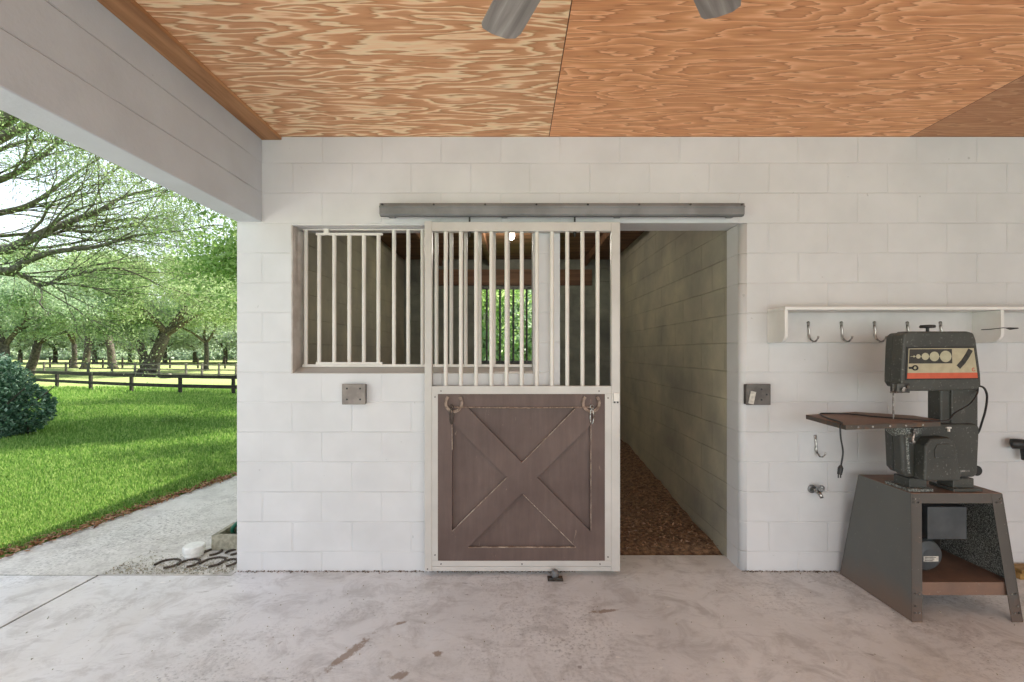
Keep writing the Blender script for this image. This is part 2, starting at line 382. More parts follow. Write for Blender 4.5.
# ground
xs = sorted(set([-260, -180, -130, -100, -80, -60, -50, -40, -34, -28, -24, -20, -17, -14, -12, -10, -8, -7, -6, -5, -4, -3, 0, 10, 30, 60, 120]))
ys = [-60, -20, -6, 2, 3.3, 4, 5, 6, 7.5, 9, 11, 13, 15, 18, 21, 25, 30, 36, 45, 60, 80, 110, 160, 260]
m = MB(); vs = [(x, y, ground_z(x, y)) for y in ys for x in xs]; nx = len(xs)
m.add(vs, [(j*nx+i, j*nx+i+1, (j+1)*nx+i+1, (j+1)*nx+i) for j in range(len(ys)-1) for i in range(nx-1)])
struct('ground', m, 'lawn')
# floor slabs
m = MB(); m.box(-2.750, XE, -7.2, 3.038, -.12, 0); m.box(XE, XR, -7.2, 3.34, -.12, 0); m.box(-7.5, -2.766, -7.2, 3.038, -.12, 0)
struct('floor', m, 'concrete')
edge = lambda Y: -3.70+(Y-3.3)*.1667
m = MB(); m.prism_xy([(-7.5, 3.055), (-1.88, 3.055), (-1.88, 3.3), (-1.88, 9.0), (edge(9.0), 9.0), (edge(7.2), 7.2), (edge(5.5), 5.5), (edge(4.2), 4.2), (edge(3.3), 3.3), (-4.6, 3.10), (-5.6, 3.2), (-7.5, 3.3)], -.12, -.004)
struct('concrete_apron', m, 'concrete_out')
m = MB(); m.box(-7.5, XE, 3.036, 3.058, -.08, -.012); m.box(-2.768, -2.748, -7.2, 3.036, -.08, -.012)
struct('joint_filler', m, 'tar')  # dark strip laid along the gaps between slabs
# front wall of the stall, seen by the camera
m = MB()
WX0 = -1.504; WX1 = .135; PX = .318; DX = 1.543
m.box(XE, WX0, WF, WB, 0, CEIL)
m.box(WX0, WX1, WF, WB, 0, 1.338)
m.box(WX0, WX1, WF, WB, 2.342, CEIL)
m.box(WX1, PX, WF, WB, 0, CEIL)
m.box(PX, DX, WF, WB, 2.358, CEIL)
rr = .042
arc = [(DX+rr-rr*math.cos(t), WF+rr-rr*math.sin(t)) for t in [i*math.pi/2/8 for i in range(9)]]
m.prism_xy([(DX, WB)]+arc+[(XR, WF), (XR, WB)], 0, 2.358)
m.box(DX, XR, WF, WB, 2.358, CEIL)
wb = struct('wall_back', m, 'block')
for p in wb.data.polygons:
    if abs(p.normal.z) < .1 and abs(p.normal.x) > .05 and abs(p.normal.y) > .05: p.use_smooth = True
# side wall of the stall on the outside, partition and rear wall
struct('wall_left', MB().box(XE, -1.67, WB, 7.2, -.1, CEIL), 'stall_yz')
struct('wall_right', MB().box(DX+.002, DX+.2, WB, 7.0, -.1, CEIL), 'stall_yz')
m = MB(); RY = 7.0; wx0, wx1, wz0, wz1 = -.54, .62, 1.315, 2.48
m.box(-1.67, wx0, RY, RY+.2, -.1, CEIL); m.box(wx1, 6, RY, RY+.2, -.1, CEIL); m.box(wx0, wx1, RY, RY+.2, -.1, wz0); m.box(wx0, wx1, RY, RY+.2, wz1, CEIL)
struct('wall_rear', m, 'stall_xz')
# ceiling and beam
struct('ceiling', MB().box(-1.705, XR, -7.2, WF, CEIL, CEIL+.1), 'ply')
struct('beam', MB().box(XE, -1.70, -7.2, WF, 2.365, CEIL+.1), 'beam', bevel=.006)
struct('trim_1', MB().box(-1.70, -1.566, -7.2, WF-.002, CEIL-.022, CEIL), 'trim_wood', bevel=.003)
struct('wall_east', MB().box(XR, XR+.2, -7.2, 7.2, 0, CEIL), 'block_y')
# stall ceiling: planks and joists
m = MB(); m.box(-1.67, DX, WB, RY, 2.90, 2.94)
struct('ceiling_stall', m, 'stall_wood')
m = MB(); m.box(-2.5, XR+.4, -7.4, 7.5, CEIL+.1, CEIL+.16); struct('roof_deck', m, 'stall_wood')
for i, x in enumerate([-1.1, -.35, .38, 1.1]):
    struct('trim_joist', MB().box(x-.022, x+.022, WB, RY, 2.80, 2.90), 'stall_wood')
struct('trim_lintel', MB().box(-1.2, 1.2, RY-.04, RY, 2.50, 2.74), 'stall_wood')

# stall bedding
random.seed(4); m = MB(); nxx, nyy = 26, 30
for j in range(nyy+1):
    for i in range(nxx+1):
        x = -1.67+(DX+1.67)*i/nxx; y = 3.33+(RY-3.33)*j/nyy
        near = max(0, 1-(DX-x)/.55); z = .005+.03*min(1, j/5)*random.random()+.20*near*min(1, max(0, (y-3.9)/2.2))+.02*near*(y > 3.5)
        if j == 0: z = -.02
        m.v.append(Vector((x, y, z)))
m.f = [(j*(nxx+1)+i, j*(nxx+1)+i+1, (j+1)*(nxx+1)+i+1, (j+1)*(nxx+1)+i) for j in range(nyy) for i in range(nxx)]
tag(m.build('stall_bedding', 'bedding', smooth=True), 'brown loose dirt and shavings covering the stall floor', 'bedding', kind='stuff')

rs = np.random.default_rng(40); n = 9000; xx_ = rs.uniform(-1.0, DX-.02, n); yy_ = rs.uniform(3.36, RY-.1, n); ii = (xx_+1.67)/(DX+1.67)
zz_ = .02+.20*np.clip(1-(DX-xx_)/.55, 0, 1)*np.clip((yy_-3.9)/2.2, 0, 1)+.02*np.clip(1-(DX-xx_)/.55, 0, 1)
_shav = (np.stack([xx_, yy_, zz_+.008], 1), .015, .007)
# ---- window_1: barred opening with a swing-out feed gate
YB = 3.21
win = thing('window_1', None, None, (WX0, WF, 1.338), kind='structure')
k = F/YB
def bx(x): return (x-CX)/k
def bz(y): return EYE-(y-CY)/k
m = MB()  # side angle: splayed steel cheek
m.hexa([(WX0, WF-.004, 1.338), (WX0+.012, WF-.004, 1.338), (WX0+.012, YB+.05, 1.338), (WX0, YB+.05, 1.338)],
       [(WX0, WF-.004, 2.342), (WX0+.012, WF-.004, 2.342), (WX0+.012, YB+.05, 2.342), (WX0, YB+.05, 2.342)])
m.build('side_angle', 'angle', win, bevel=.002)
m = MB(); m.hexa([(WX0, WF-.005, 1.336), (WX1, WF-.005, 1.336), (WX1, YB, 1.336), (WX0, YB, 1.336)],
                 [(WX0, WF-.004, 1.341), (WX1, WF-.004, 1.341), (WX1, YB, bz(367)), (WX0, YB, bz(367))]); m.build('sill_plate', 'frame_steel', win)
MB().box(WX0+.03, WX1, YB-.012, YB+.012, bz(367), bz(364.2)).build('bottom_rail', 'white_steel', win, bevel=.003)
MB().box(WX0+.03, WX1, YB-.012, YB+.012, bz(230.6), bz(227.4)).build('top_rail', 'white_steel', win, bevel=.003)
for x in (306, 379.5+14.5, 408.3, 422.5, 436.5, 451.3, 465.7, 479.8, 494, 508, 522):
    MB().cyl((bx(x), YB, bz(365)), (bx(x), YB, bz(229)), .0135, 12).build('bar', 'white_steel', win, smooth=False)
fg = MB().box(bx(317), bx(383), YB-.022, YB-.002, bz(236), bz(233.6)).build('feed_gate', 'white_steel', win, bevel=.002)
MB().box(bx(317), bx(383), YB-.022, YB-.002, bz(364.5), bz(362)).build('gate_rail', 'white_steel', fg, bevel=.002).location = (0, 0, 0)
MB().box(bx(325), bx(330), YB-.026, YB-.004, bz(236), bz(227.6)).build('gate_hinge', 'white_steel', fg, bevel=.002)
for x in (320, 335, 350, 364.5, 379):
    MB().cyl((bx(x), YB-.012, bz(363)), (bx(x), YB-.012, bz(235)), .0135, 12).build('gate_bar', 'white_steel', fg)
# ---- window_2: rear stall window
w2 = thing('window_2', None, None, (wx0, RY, wz0), kind='structure')
fm = MB(); t = .035
fm.box(wx0, wx0+t, RY-.02, RY+.05, wz0, wz1); fm.box(wx1-t, wx1, RY-.02, RY+.05, wz0, wz1); fm.box(wx0, wx1, RY-.02, RY+.05, wz0, wz0+t); fm.box(wx0, wx1, RY-.02, RY+.05, wz1-t, wz1)
fm.build('window_frame', 'dark_steel', w2)
for i in range(5):
    x = (486.7-CX)*RY/F+i*.204
    if x < wx1-.05: MB().cyl((x, RY+.02, wz0), (x, RY+.02, wz1), .016, 10).build('window_bar', 'dark_steel', w2)

# ================================================================ STALL DOOR
YD = 3.03
q = lambda x, y: XZ(x, y, YD)
def dbox(x0, x1, y0, y1, Y0, Y1, mb=None):
    a = q(x0, y1); b = q(x1, y0); return (mb or MB()).box(a[0], b[0], Y0, Y1, a[1], b[1])
door = thing('stall_door', 'white steel framed sliding stall door with brown crossbraced lower panel and bars above', 'door', (q(522, 571)[0], YD+.03, q(522, 571)[1]))
dbox(424.5, 431.8, 221, 571.5, YD, YD+.05).build('side_post', 'frame_steel', door, bevel=.003)
dbox(431.8, 437.8, 386, 561, YD+.002, YD+.045).build('stile', 'frame_steel', door, bevel=.002)
dbox(431.8, 611.5, 221.8, 231, YD, YD+.05).build('top_rail', 'frame_steel', door, bevel=.003)
dbox(611.5, 620.2, 221.8, 571.5, YD, YD+.05).build('side_post', 'frame_steel', door, bevel=.003)
dbox(605, 611.5, 394, 561, YD+.002, YD+.045).build('stile', 'frame_steel', door, bevel=.002)
dbox(431.8, 611.5, 386, 394, YD, YD+.05).build('middle_rail', 'frame_steel', door, bevel=.002)
b_ = dbox(431.8, 611.5, 561, 566.5, YD+.001, YD+.05); dbox(431.8, 611.5, 566.9, 571.5, YD+.004, YD+.05, b_); b_.build('bottom_rail', 'frame_steel', door, bevel=.002)
bar_proto = None
for i in range(11):
    x = 445.8+i*15.18; Y = YD+.025; xx = (x-CX)*Y/F
    z0 = q(0, 386)[1]; z1 = q(0, 231)[1]
    if bar_proto is None:
        bar_proto = MB().cyl((xx, Y, z0), (xx, Y, z1), .0135, 12).build('bar', 'white_steel', door); x00 = xx
    else:
        o = bar_proto.copy(); C.objects.link(o); o.parent = door; o.location = (xx-x00, 0, 0)
pan = dbox(437.8, 605, 394, 561, YD+.029, YD+.045).build('panel', 'brown', door)
m = MB(); dbox(437.8, 452, 394, 561, YD+.004, YD+.029, m); dbox(590.6, 605, 394, 561, YD+.004, YD+.029, m); dbox(452, 590.6, 394, 408, YD+.004, YD+.029, m); dbox(452, 590.6, 547.7, 561, YD+.004, YD+.029, m)
X = [(452, 408), (468, 408), (522, 463), (575.5, 408), (590.6, 408), (590.6, 425), (537.4, 477.6), (590.6, 531.6), (590.6, 547.7), (576, 547.7), (522, 493.5), (468, 547.7), (452, 547.7), (452, 531.5), (507, 477.6), (452, 423)]
m.prism_xz([q(*p) for p in X], YD+.004, YD+.029)
m.build('cross_brace', 'brown', pan).location = (0, 0, 0)
def strip(mb, a, b, wd=.0022, y0=YD+.020, y1=YD+.0035):
    A = Vector((*q(*a),)); B = Vector((*q(*b),)); d = (B-A).normalized(); n_ = Vector((-d.y, d.x))*wd
    mb.prism_xz([tuple(A-n_), tuple(B-n_), tuple(B+n_), tuple(A+n_)], y1, y0)
m = MB()
for a, b in (((522, 463), (575, 409)), ((452, 531.5), (507, 477.6)), ((468, 547.7), (576, 547.7)), ((591, 425), (591, 531)), ((452, 424), (452, 450)), ((523, 494.5), (576, 547.5))): strip(m, a, b, .0012)
tag(m.build('worn_edge', 'edge_worn', pan), 'pale chipped edges of the raised braces')
for x, y in ((441, 391), (435, 397), (599, 391), (608, 398), (435, 555), (441, 564), (522, 564), (600, 564), (608, 557), (427.5, 569)):
    p = P(x, y, YD); MB().cyl((p.x, YD-.002, p.z), (p.x, YD+.004, p.z), .0045, 8).build('screw', 'screw', door)
lt = dbox(613.5, 619, 393, 401, YD-.012, YD).build('latch_plate', 'white_steel', door, bevel=.001)
mm = MB()
for x in (614.5, 617.6): p = P(x, 402.3, YD); mm.cyl((p.x, YD-.006, p.z), (p.x, YD, p.z), .006, 8)
mm.build('latch_bolt', 'screw', lt)
for x in (469.5, 574.8):
    p = P(x, 222, YD+.015); h_ = MB().cyl((p.x, YD+.02, P(x, 236, YD)[2]), (p.x, YD+.02, 2.405), .006, 8); h_.lathe([(.012, 0), (.012, .01)], (p.x, YD+.02, P(x, 233, YD)[2]), 6)
    h_.build('hanger_bolt', 'dark_steel', door)
# track
tk = thing('door_track', 'galvanised steel door track bolted along the wall above the sliding stall door', 'door track', ((562.5-CX)*3.02/F, 3.06, 2.386))
xa, xb = (379.5-CX)*3.0/F, (744.5-CX)*3.0/F
z_ = lambda y: EYE-(y-CY)*3.0/F
m = MB(); m.prism_yz([(3.098, z_(204)), (3.0, z_(203)), (2.996, z_(206)), (2.996, z_(214)), (3.006, z_(215.6)), (3.034, z_(215.6)), (3.034, z_(214)), (3.010, z_(213.4)), (3.010, z_(206)), (3.098, z_(206))], xa, xb)
m.build('rail', 'galv', tk, bevel=.0015)
m = MB(); m.box(xa, xb, 2.990, 2.9965, z_(207.4), z_(206.2)); m.build('rib', 'galv', tk)
for i in range(8):
    x = xa+.02+i*(xb-xa-.04)/7; MB().lathe([(.007, 0), (.007, -.006), (.003, -.008)], (x, 2.996, z_(204.8)), 6, 'y').build('bolt', 'dark_steel', tk)
for i in range(4):
    x = xa+.06+i*(xb-xa-.12)/3; MB().box(x-.02, x+.02, 3.034, 3.099, z_(214), z_(204.5)).build('bracket', 'galv', tk)
# horseshoes
def shoe_mesh(mb, c, w_, h, th, R_, flat=.011, n=18):
    # U in local u,v plane, opening towards +v ; R_ maps (u,v,n)->world
    pts = []
    for i in range(n+1):
        t = R(215)+R(-250)*i/n + R(0)
        t = -math.pi/2+ (i/n-.5)*R(262)
        u = math.cos(t)*w_/2; v = math.sin(t)*h/2
        if v > 0: u *= (1-.10*(v/(h/2)))
        pts.append((u, v))
    vs = []; 
    for i, (u, v) in enumerate(pts):
        a = pts[max(0, i-1)]; b = pts[min(n, i+1)]; d = Vector((b[0]-a[0], b[1]-a[1])).normalized(); nn = Vector((-d.y, d.x))
        for sgn, k2 in ((1, 0), (-1, 0), (-1, th), (1, th)):
            vs.append(Vector(c)+R_ @ Vector((u+nn.x*sgn*flat, v+nn.y*sgn*flat, k2)))
    fs = [(0, 1, 2, 3), tuple(n*4+j for j in (3, 2, 1, 0))]
    for i in range(n):
        for j in range(4): kx = (j+1) % 4; fs.append((i*4+j, (i+1)*4+j, (i+1)*4+kx, i*4+kx))
    mb.add(vs, fs)
up = Matrix(((1, 0, 0), (0, 0, -1), (0, 1, 0)))     # u->x, v->z, n->-y
for x, lab in ((454, 'rusty horseshoe hung open end up on the left side of the brown door panel'), (591, 'rusty horseshoe hung open end up on the right side of the brown door panel')):
    c = P(x, 402.5, YD); m = MB(); shoe_mesh(m, (c.x, YD-.002, c.z), .108, .118, .010, up, .0095)
    tag(m.build('horseshoe', 'rust_shoe', bevel=.0015), lab, 'horseshoe', 'horseshoes on the stall door')
    lab2 = 'left' if x < 500 else 'right'
    sx = 451.5 if x < 500 else 592
    a = P(sx, 407, YD-.012); rg = MB()
    ring = [(a.x+math.cos(t)*.012, YD-.012, a.z+math.sin(t)*.014) for t in [i*2*math.pi/12 for i in range(13)]]
    rg.tube(ring, .003, 6)
    loop = [(a.x+math.cos(t)*.011, YD-.010, a.z-.062+math.sin(t)*.05) for t in [i*2*math.pi/16 for i in range(17)]]
    rg.tube(loop, .0045, 6); rg.cyl((a.x, YD-.011, a.z-.02), (a.x, YD-.011, a.z-.001), .006, 8)
    tag(rg.build('snap_hook', 'hook' if x > 500 else 'dark_shoe', smooth=True), ('bright' if x > 500 else 'dark')+' metal snap hook dangling below the '+lab2+' horseshoe on the door', 'snap hook')
a = P(452, 407, YD-.012); b = P(592, 407, YD-.012); pts = []
for i in range(41):
    t = i/40; pts.append((a.x+(b.x-a.x)*t, YD-.010, a.z-.010*4*t*(1-t)*.5+.002*math.sin(i*2.5)*(.35 < t < .65)))
tag(MB().tube(pts, .0035, 6).build('cord', 'rope', smooth=True), 'thin brown cord strung across the brown door panel between two horseshoes', 'cord')
# floor guide
c = P(555, 573, 3.0)
fgd = thing('floor_guide', 'rusty metal roller guide bolted to the floor under the stall door', 'door guide', (c.x, 3.0, 0))
m = MB(); m.box(c.x-.05, c.x+.05, 2.955, 3.02, .001, .008); m.build('base_plate', 'dark_shoe', fgd, bevel=.002)
m = MB().lathe([(.017, .01), (.022, .014), (.022, .05), (.017, .055), (.008, .06)], (c.x, 2.995, 0), 14); m.build('roller', 'galv', fgd, bevel=.001)
m = MB().tube([(c.x-.04, 2.965, .01), (c.x-.02, 2.95, .02), (c.x+.02, 2.95, .022), (c.x+.045, 2.965, .008)], .006, 6); m.build('wire_loop', 'dark_steel', fgd)

# ================================================================ WALL ITEMS
def elec(x0, x1, y0, y1, lab, mat, tagged):
    k = F/3.06; X0 = (x0-CX)/k; X1 = (x1-CX)/k; Z0 = EYE-(y1-CY)/k; Z1 = EYE-(y0-CY)/k
    t = thing('outlet_box', lab, 'outlet box', ((X0+X1)/2, 3.09, Z0))
    MB().box(X0+.003, X1-.003, 3.064, 3.10, Z0+.003, Z1-.003).build('back_box', 'box', t, bevel=.004)
    cv = MB().box(X0, X1, 3.056, 3.066, Z0, Z1).build('cover_plate', mat, t, bevel=.003)
    pts = ((.22, .25), (.78, .25), (.22, .78), (.78, .78)) if not tagged else ((.62, .75), (.83, .5), (.62, .25))
    for u, v in pts: MB().cyl((X0+(X1-X0)*u, 3.0545, Z0+(Z1-Z0)*v), (X0+(X1-X0)*u, 3.058, Z0+(Z1-Z0)*v), .0065, 10).build('plate_hole', 'black', cv)
    if tagged:
        a = Vector((X0+.045, 3.048, Z0+.092)); g_ = R(12); dn = Vector((-math.sin(g_), 0, -math.cos(g_))); sd = Vector((math.cos(g_), 0, -math.sin(g_)))
        vs = [a-sd*.018, a+sd*.018, a+sd*.018+dn*.085, a-sd*.018+dn*.085]
        MB().hexa([v+Vector((0, .006, 0)) for v in vs][::-1], vs[::-1]).build('hanging_tag', 'tag', t, bevel=.001)
elec(342, 365.5, 384, 404.5, 'square brown grey cover plate on white block wall under the barred window', 'box_l', False)
elec(746, 770.5, 384, 405, 'dark outlet box with a pale tag, on the wall right of the doorway', 'box', True)

# shelf with hooks
sh = thing('coat_shelf', 'long white wooden wall shelf with curved brackets and a row of metal hooks', 'shelf', (3.1, WF, 1.545))
ZT = 1.752; T = .020; SX0 = 1.721; SX1 = 4.5
MB().box(SX0+.001, SX1, 2.894, WF-.001, ZT-.001, ZT+.019).build('shelf_board', 'white_board', sh, bevel=.003)
MB().box(SX0+T, SX1-T, WF-.02, WF-.001, 1.548, ZT-.001).build('back_board', 'grey_board', sh, bevel=.002)
def bracket(x0):
    pr = [(WF-.001, ZT-.002), (2.896, ZT-.002), (2.896, 1.60)]
    for i in range(7):
        t = math.pi/2*i/6; pr.append((2.896+.06-.06*math.cos(t), 1.60-.055*math.sin(t)))
    pr += [(WF-.001, 1.545)]
    return MB().prism_yz(pr, x0, x0+T)
bracket(SX0).build('bracket', 'white_board', sh, bevel=.002); bracket(3.09).build('bracket', 'white_board', sh, bevel=.002); bracket(SX1-T).build('bracket', 'white_board', sh, bevel=.002)
def hook_mb(x, z, yb):
    m = MB()
    pts = [(x, yb-.004, z), (x, yb-.006, z-.03), (x+.002, yb-.012, z-.06), (x+.001, yb-.008, z-.085), (x+.003, yb-.018, z-.112), (x+.006, yb-.04, z-.130), (x+.010, yb-.062, z-.128), (x+.014, yb-.080, z-.108), (x+.014, yb-.084, z-.095)]
    m.tube(pts, [.008, .007, .0055, .0065, .0065, .006, .0055, .005, .0065], 8)
    m.lathe([(.010, 0), (.010, -.006), (.006, -.009)], (x, yb, z-.002), 10, 'y'); return m
hx = [(808-CX)*3.08/F+i*(33.0*3.08/F) for i in range(5)]
zt = EYE+(352-322.5)*3.08/F
h0 = hook_mb(hx[0], zt, WF-.02).build('hook', 'hook', sh, smooth=True)
for i in range(1, 5):
    o = h0.copy(); C.objects.link(o); o.parent = sh; o.location = (hx[i]-hx[0], 0, 0)
tag(hook_mb((815-CX)*3.1/F, EYE-(436-CY)*3.1/F, WF).build('wall_hook', 'hook', smooth=True), 'single bent metal hook on the block wall below the saw table', 'hook')
# wire laid across bracket
a = P(977, 330, 2.9); m = MB().tube([P(976, 330, 3.08), P(990, 329.3, 2.93), P(1003, 327.8, 2.885), P(1008, 328, 2.9)], .0025, 6); m.tube([P(1006, 328, 2.9), P(1010, 328.6, 2.9), P(1018, 328.2, 2.9)], [.003, .008, .004], 8)
tag(m.build('wire', 'black', smooth=True), 'thin black tipped wire stuck across the second shelf bracket', 'wire')
# hose tap
c = P(818, 491, 3.05)
tp = thing('hose_tap', 'small worn metal water tap on the wall left of the saw stand', 'tap', (c.x, WF, c.z-.03))
m = MB().lathe([(.028, 0), (.028, -.006), (.018, -.010)], (c.x-.01, WF, c.z), 16, 'y'); m.build('wall_flange', 'galv', tp, smooth=False)
m = MB().tube([(c.x-.01, WF-.005, c.z), (c.x-.008, WF-.05, c.z), (c.x-.004, WF-.075, c.z-.012), (c.x, WF-.09, c.z-.035)], [.012, .013, .013, .010], 10); m.build('spout', 'hook', tp, smooth=True)
m = MB().cyl((c.x-.008, WF-.045, c.z), (c.x+.004, WF-.06, c.z+.03), .006, 8); rgx = []
cc = Vector((c.x+.008, WF-.062, c.z+.018))
for i in range(13):
    t = i*2*math.pi/12; rgx.append((cc.x+math.cos(t)*.026, cc.y-.004*math.sin(t), cc.z+math.sin(t)*.022))
m.tube(rgx, .005, 6); m.tube([rgx[0], rgx[6]], .004, 6); m.tube([rgx[3], rgx[9]], .004, 6); m.build('hand_wheel', 'galv', tp, smooth=True)

# ================================================================ CEILING FAN
hub = Vector((.235, .912, 2.60))
fan = thing('ceiling_fan', 'grey weathered wood ceiling fan hanging from the plywood ceiling', 'ceiling fan', (hub.x, hub.y, CEIL))
MB().lathe([(.07, 2.94), (.075, 2.92), (.055, 2.88), (.02, 2.87)], (hub.x, hub.y, 0), 20).build('canopy', 'dark_steel', fan, smooth=True)
MB().cyl((hub.x, hub.y, 2.70), (hub.x, hub.y, 2.90), .013, 12).build('downrod', 'dark_steel', fan, smooth=True)
MB().lathe([(.03, 2.72), (.10, 2.70), (.125, 2.66), (.125, 2.60), (.09, 2.56), (.03, 2.545)], (hub.x, hub.y, 0), 28).build('motor_housing', 'dark_steel', fan, smooth=True)
RT = .75
bl = MB(); o_ = []
outl = [(.16, -.045), (.30, -.058), (RT-.05, -.066), (RT-.02, -.058), (RT, -.03), (RT+.008, .02), (RT+.002, .058), (RT-.012, .066), (.30, .058), (.16, .045)]
pt = R(10)
bl.hexa([(x, y*math.cos(pt), y*math.sin(pt)-.004) for x, y in outl], [(x, y*math.cos(pt), y*math.sin(pt)+.004) for x, y in outl])
proto = None
for i in range(6):
    ang = R(90+22.5-60*i)
    if proto is None:
        me = bpy.data.meshes.new('blade'); me.from_pydata([tuple(v) for v in bl.v], [], bl.f); me.update(); me.materials.append(M['fan_wood'])
        o = bpy.data.objects.new('blade', me); C.objects.link(o); proto = o
        am = MB().box(.10, .22, -.018, .018, .004, .012); me2 = bpy.data.meshes.new('blade_arm'); me2.from_pydata([tuple(v) for v in am.v], [], am.f); me2.update(); me2.materials.append(M['dark_steel'])
        o2 = bpy.data.objects.new('blade_arm', me2); C.objects.link(o2); o2.parent = o
    else:
        o = proto.copy(); C.objects.link(o); o2c = o2.copy(); C.objects.link(o2c); o2c.parent = o
    o.parent = fan; o.location = (0, 0, 2.60-CEIL); o.rotation_euler = (0, 0, ang)
# stall lamp
c = P(511.5, 236, 5.2)
lm = thing('stall_lamp', 'small glowing jar lamp on the dark stall ceiling', 'lamp', (c.x, 5.2, 2.9))
MB().lathe([(.05, 2.90), (.05, 2.87), (.03, 2.86)], (c.x, 5.2, 0), 16).build('socket', 'dark_steel', lm, smooth=True)
MB().lathe([(.02, 2.86), (.035, 2.84), (.038, 2.80), (.03, 2.77), (.008, 2.757)], (c.x, 5.2, 0), 16).build('bulb', 'bulb', lm, smooth=True)
pl = bpy.data.lights.new('stall_lamp_light', 'POINT'); pl.energy = 20; pl.color = (1, .93, .82); pl.shadow_soft_size = .05
po = bpy.data.objects.new('stall_lamp_light', pl); C.objects.link(po); po.location = (c.x, 5.2, 2.70)

# ================================================================ SAW STAND
b0 = dict(fl=(2.191, 2.514), fr=(2.802, 2.514), bl=(2.186, 3.058), br=(2.802, 3.058)); t0 = dict(fl=(2.240, 2.575), fr=(2.751, 2.575), bl=(2.240, 2.964), br=(2.751, 2.964)); ZS = .690
def lerp(kx, z, dx=0, dy=0):
    a = b0[kx]; b = t0[kx]; t = z/ZS; return Vector((a[0]+(b[0]-a[0])*t+dx, a[1]+(b[1]-a[1])*t+dy, z))
st = thing('saw_stand', 'rusty grey sheet metal stand with tapered open front, under the band saw', 'stand', (2.49, 2.79, 0))
m = MB(); z0, z1 = .002, ZS-.002
def slab(mb, a, b, c_, d, n_):   # quad a,b,c,d thickened by n
    mb.hexa([Vector(v) for v in (a, b, c_, d)], [Vector(v)+Vector(n_) for v in (a, b, c_, d)])
slab(m, lerp('fl', z0), lerp('bl', z0), lerp('bl', z1), lerp('fl', z1), (.004, 0, 0)); m.build('side_panel', 'stand', st)
m = MB(); slab(m, lerp('fr', .12, -.004), lerp('br', .12, -.004), lerp('br', z1, -.004), lerp('fr', z1, -.004), (.004, 0, 0)); tag(m.build('side_panel', 'saw_dusty', st), 'dusty right side panel')
def leg(kx, sx, sy, wdx=.058, wdy=.05):
    m = MB(); th = .003
    e = (lambda z, ax, ay: lerp(kx, z, ax*sx, ay*sy))
    for (ax, ay), (bx_, by_) in (((-.001, -.002), (wdx, -.002+th)), ((.0045, -.002), (.0045+th, wdy))):
        m.hexa([e(0, ax, ay), e(0, bx_, ay), e(0, bx_, by_), e(0, ax, by_)], [e(ZS-.004, ax, ay), e(ZS-.004, bx_, ay), e(ZS-.004, bx_, by_), e(ZS-.004, ax, by_)])
    lg = m.build('leg', 'stand_leg', st)
    for z in ((.05, .085, .15, .64, .66) if sy > 0 else (.05, .64)):
        for u in (.018, .04)[:1 if z in (.085, .66) else 2]:
            p = e(z, u, -.004); MB().cyl((p.x, p.y-.003*sy, p.z), (p.x, p.y+.004*sy, p.z), .005, 6).build('bolt', 'hook', lg)
leg('fl', 1, 1); leg('fr', -1, 1, .062); leg('bl', 1, -1); leg('br', -1, -1)
m = MB(); m.prism_xy([t0['fl'], t0['fr'], t0['br'], t0['bl']], ZS-.004, ZS); m.build('top_plate', 'rust_top', st, bevel=.001)
m = MB(); p0 = lerp('fl', .634); p1 = lerp('fr', .634); p2 = lerp('fr', ZS-.002); p3 = lerp('fl', ZS-.002)
m.hexa([p0+Vector((.05, .0, 0)), p1+Vector((-.05, 0, 0)), p2+Vector((-.05, 0, 0)), p3+Vector((.05, 0, 0))], [v+Vector(o) for v, o in ((p0, (.05, .003, 0)), (p1, (-.05, .003, 0)), (p2, (-.05, .003, 0)), (p3, (.05, .003, 0)))])
m.build('front_rail', 'stand_leg', st)
zs_ = .205; a = lerp('fl', zs_, .006, .012); b = lerp('fr', zs_, -.006, .012); c = lerp('br', zs_, -.006, -.01); d = lerp('bl', zs_, .006, -.01)
m = MB(); m.hexa([a+Vector((0, 0, -.004)), b+Vector((0, 0, -.004)), c+Vector((0, 0, -.004)), d+Vector((0, 0, -.004))], [a, b, c, d]); m.box(a.x, b.x, a.y-.003, a.y, zs_-.072, zs_)
m.build('lower_shelf', 'rust_top', st, bevel=.001)
m = MB(); m.hexa([lerp('bl', .33, 0, -.006), lerp('br', .33, 0, -.006), lerp('br', .33, 0, -.002), lerp('bl', .33, 0, -.002)], [lerp('bl', .50, 0, -.006), lerp('br', .50, 0, -.006), lerp('br', .50, 0, -.002), lerp('bl', .50, 0, -.002)]); m.build('rear_rail', 'stand', st)
# motor on the shelf
mt = thing('electric_motor', 'grey electric motor with a square cover inside the saw stand', 'motor', (2.37, 2.74, zs_))
m = MB(); m.lathe([(.04, -.13), (.082, -.118), (.09, -.10), (.09, .10), (.08, .12), (.03, .13)], (2.395, 2.76, zs_+.105), 28, 'y'); m.build('housing', 'motor_grey', mt, smooth=False, bevel=.002)
MB().box(2.350, 2.44, 2.68, 2.84, zs_, zs_+.022).build('foot', 'dark_steel', mt, bevel=.002)
MB().box(2.375, 2.60, 2.62, 2.82, zs_+.205, zs_+.392).build('square_cover', 'motor_grey', mt, bevel=.004)
m = MB(); m.box(2.36, 2.445, 2.6285, 2.633, zs_+.075, zs_+.105); tag(m.build('rating_plate', 'tag', mt), 'pale rating plate')
m = MB()
for i in range(3): m.box(2.366, 2.41+.01*i, 2.6265, 2.6287, zs_+.081+i*.008, zs_+.0835+i*.008)
m.build('rating_lines', 'panel_dark', mt)

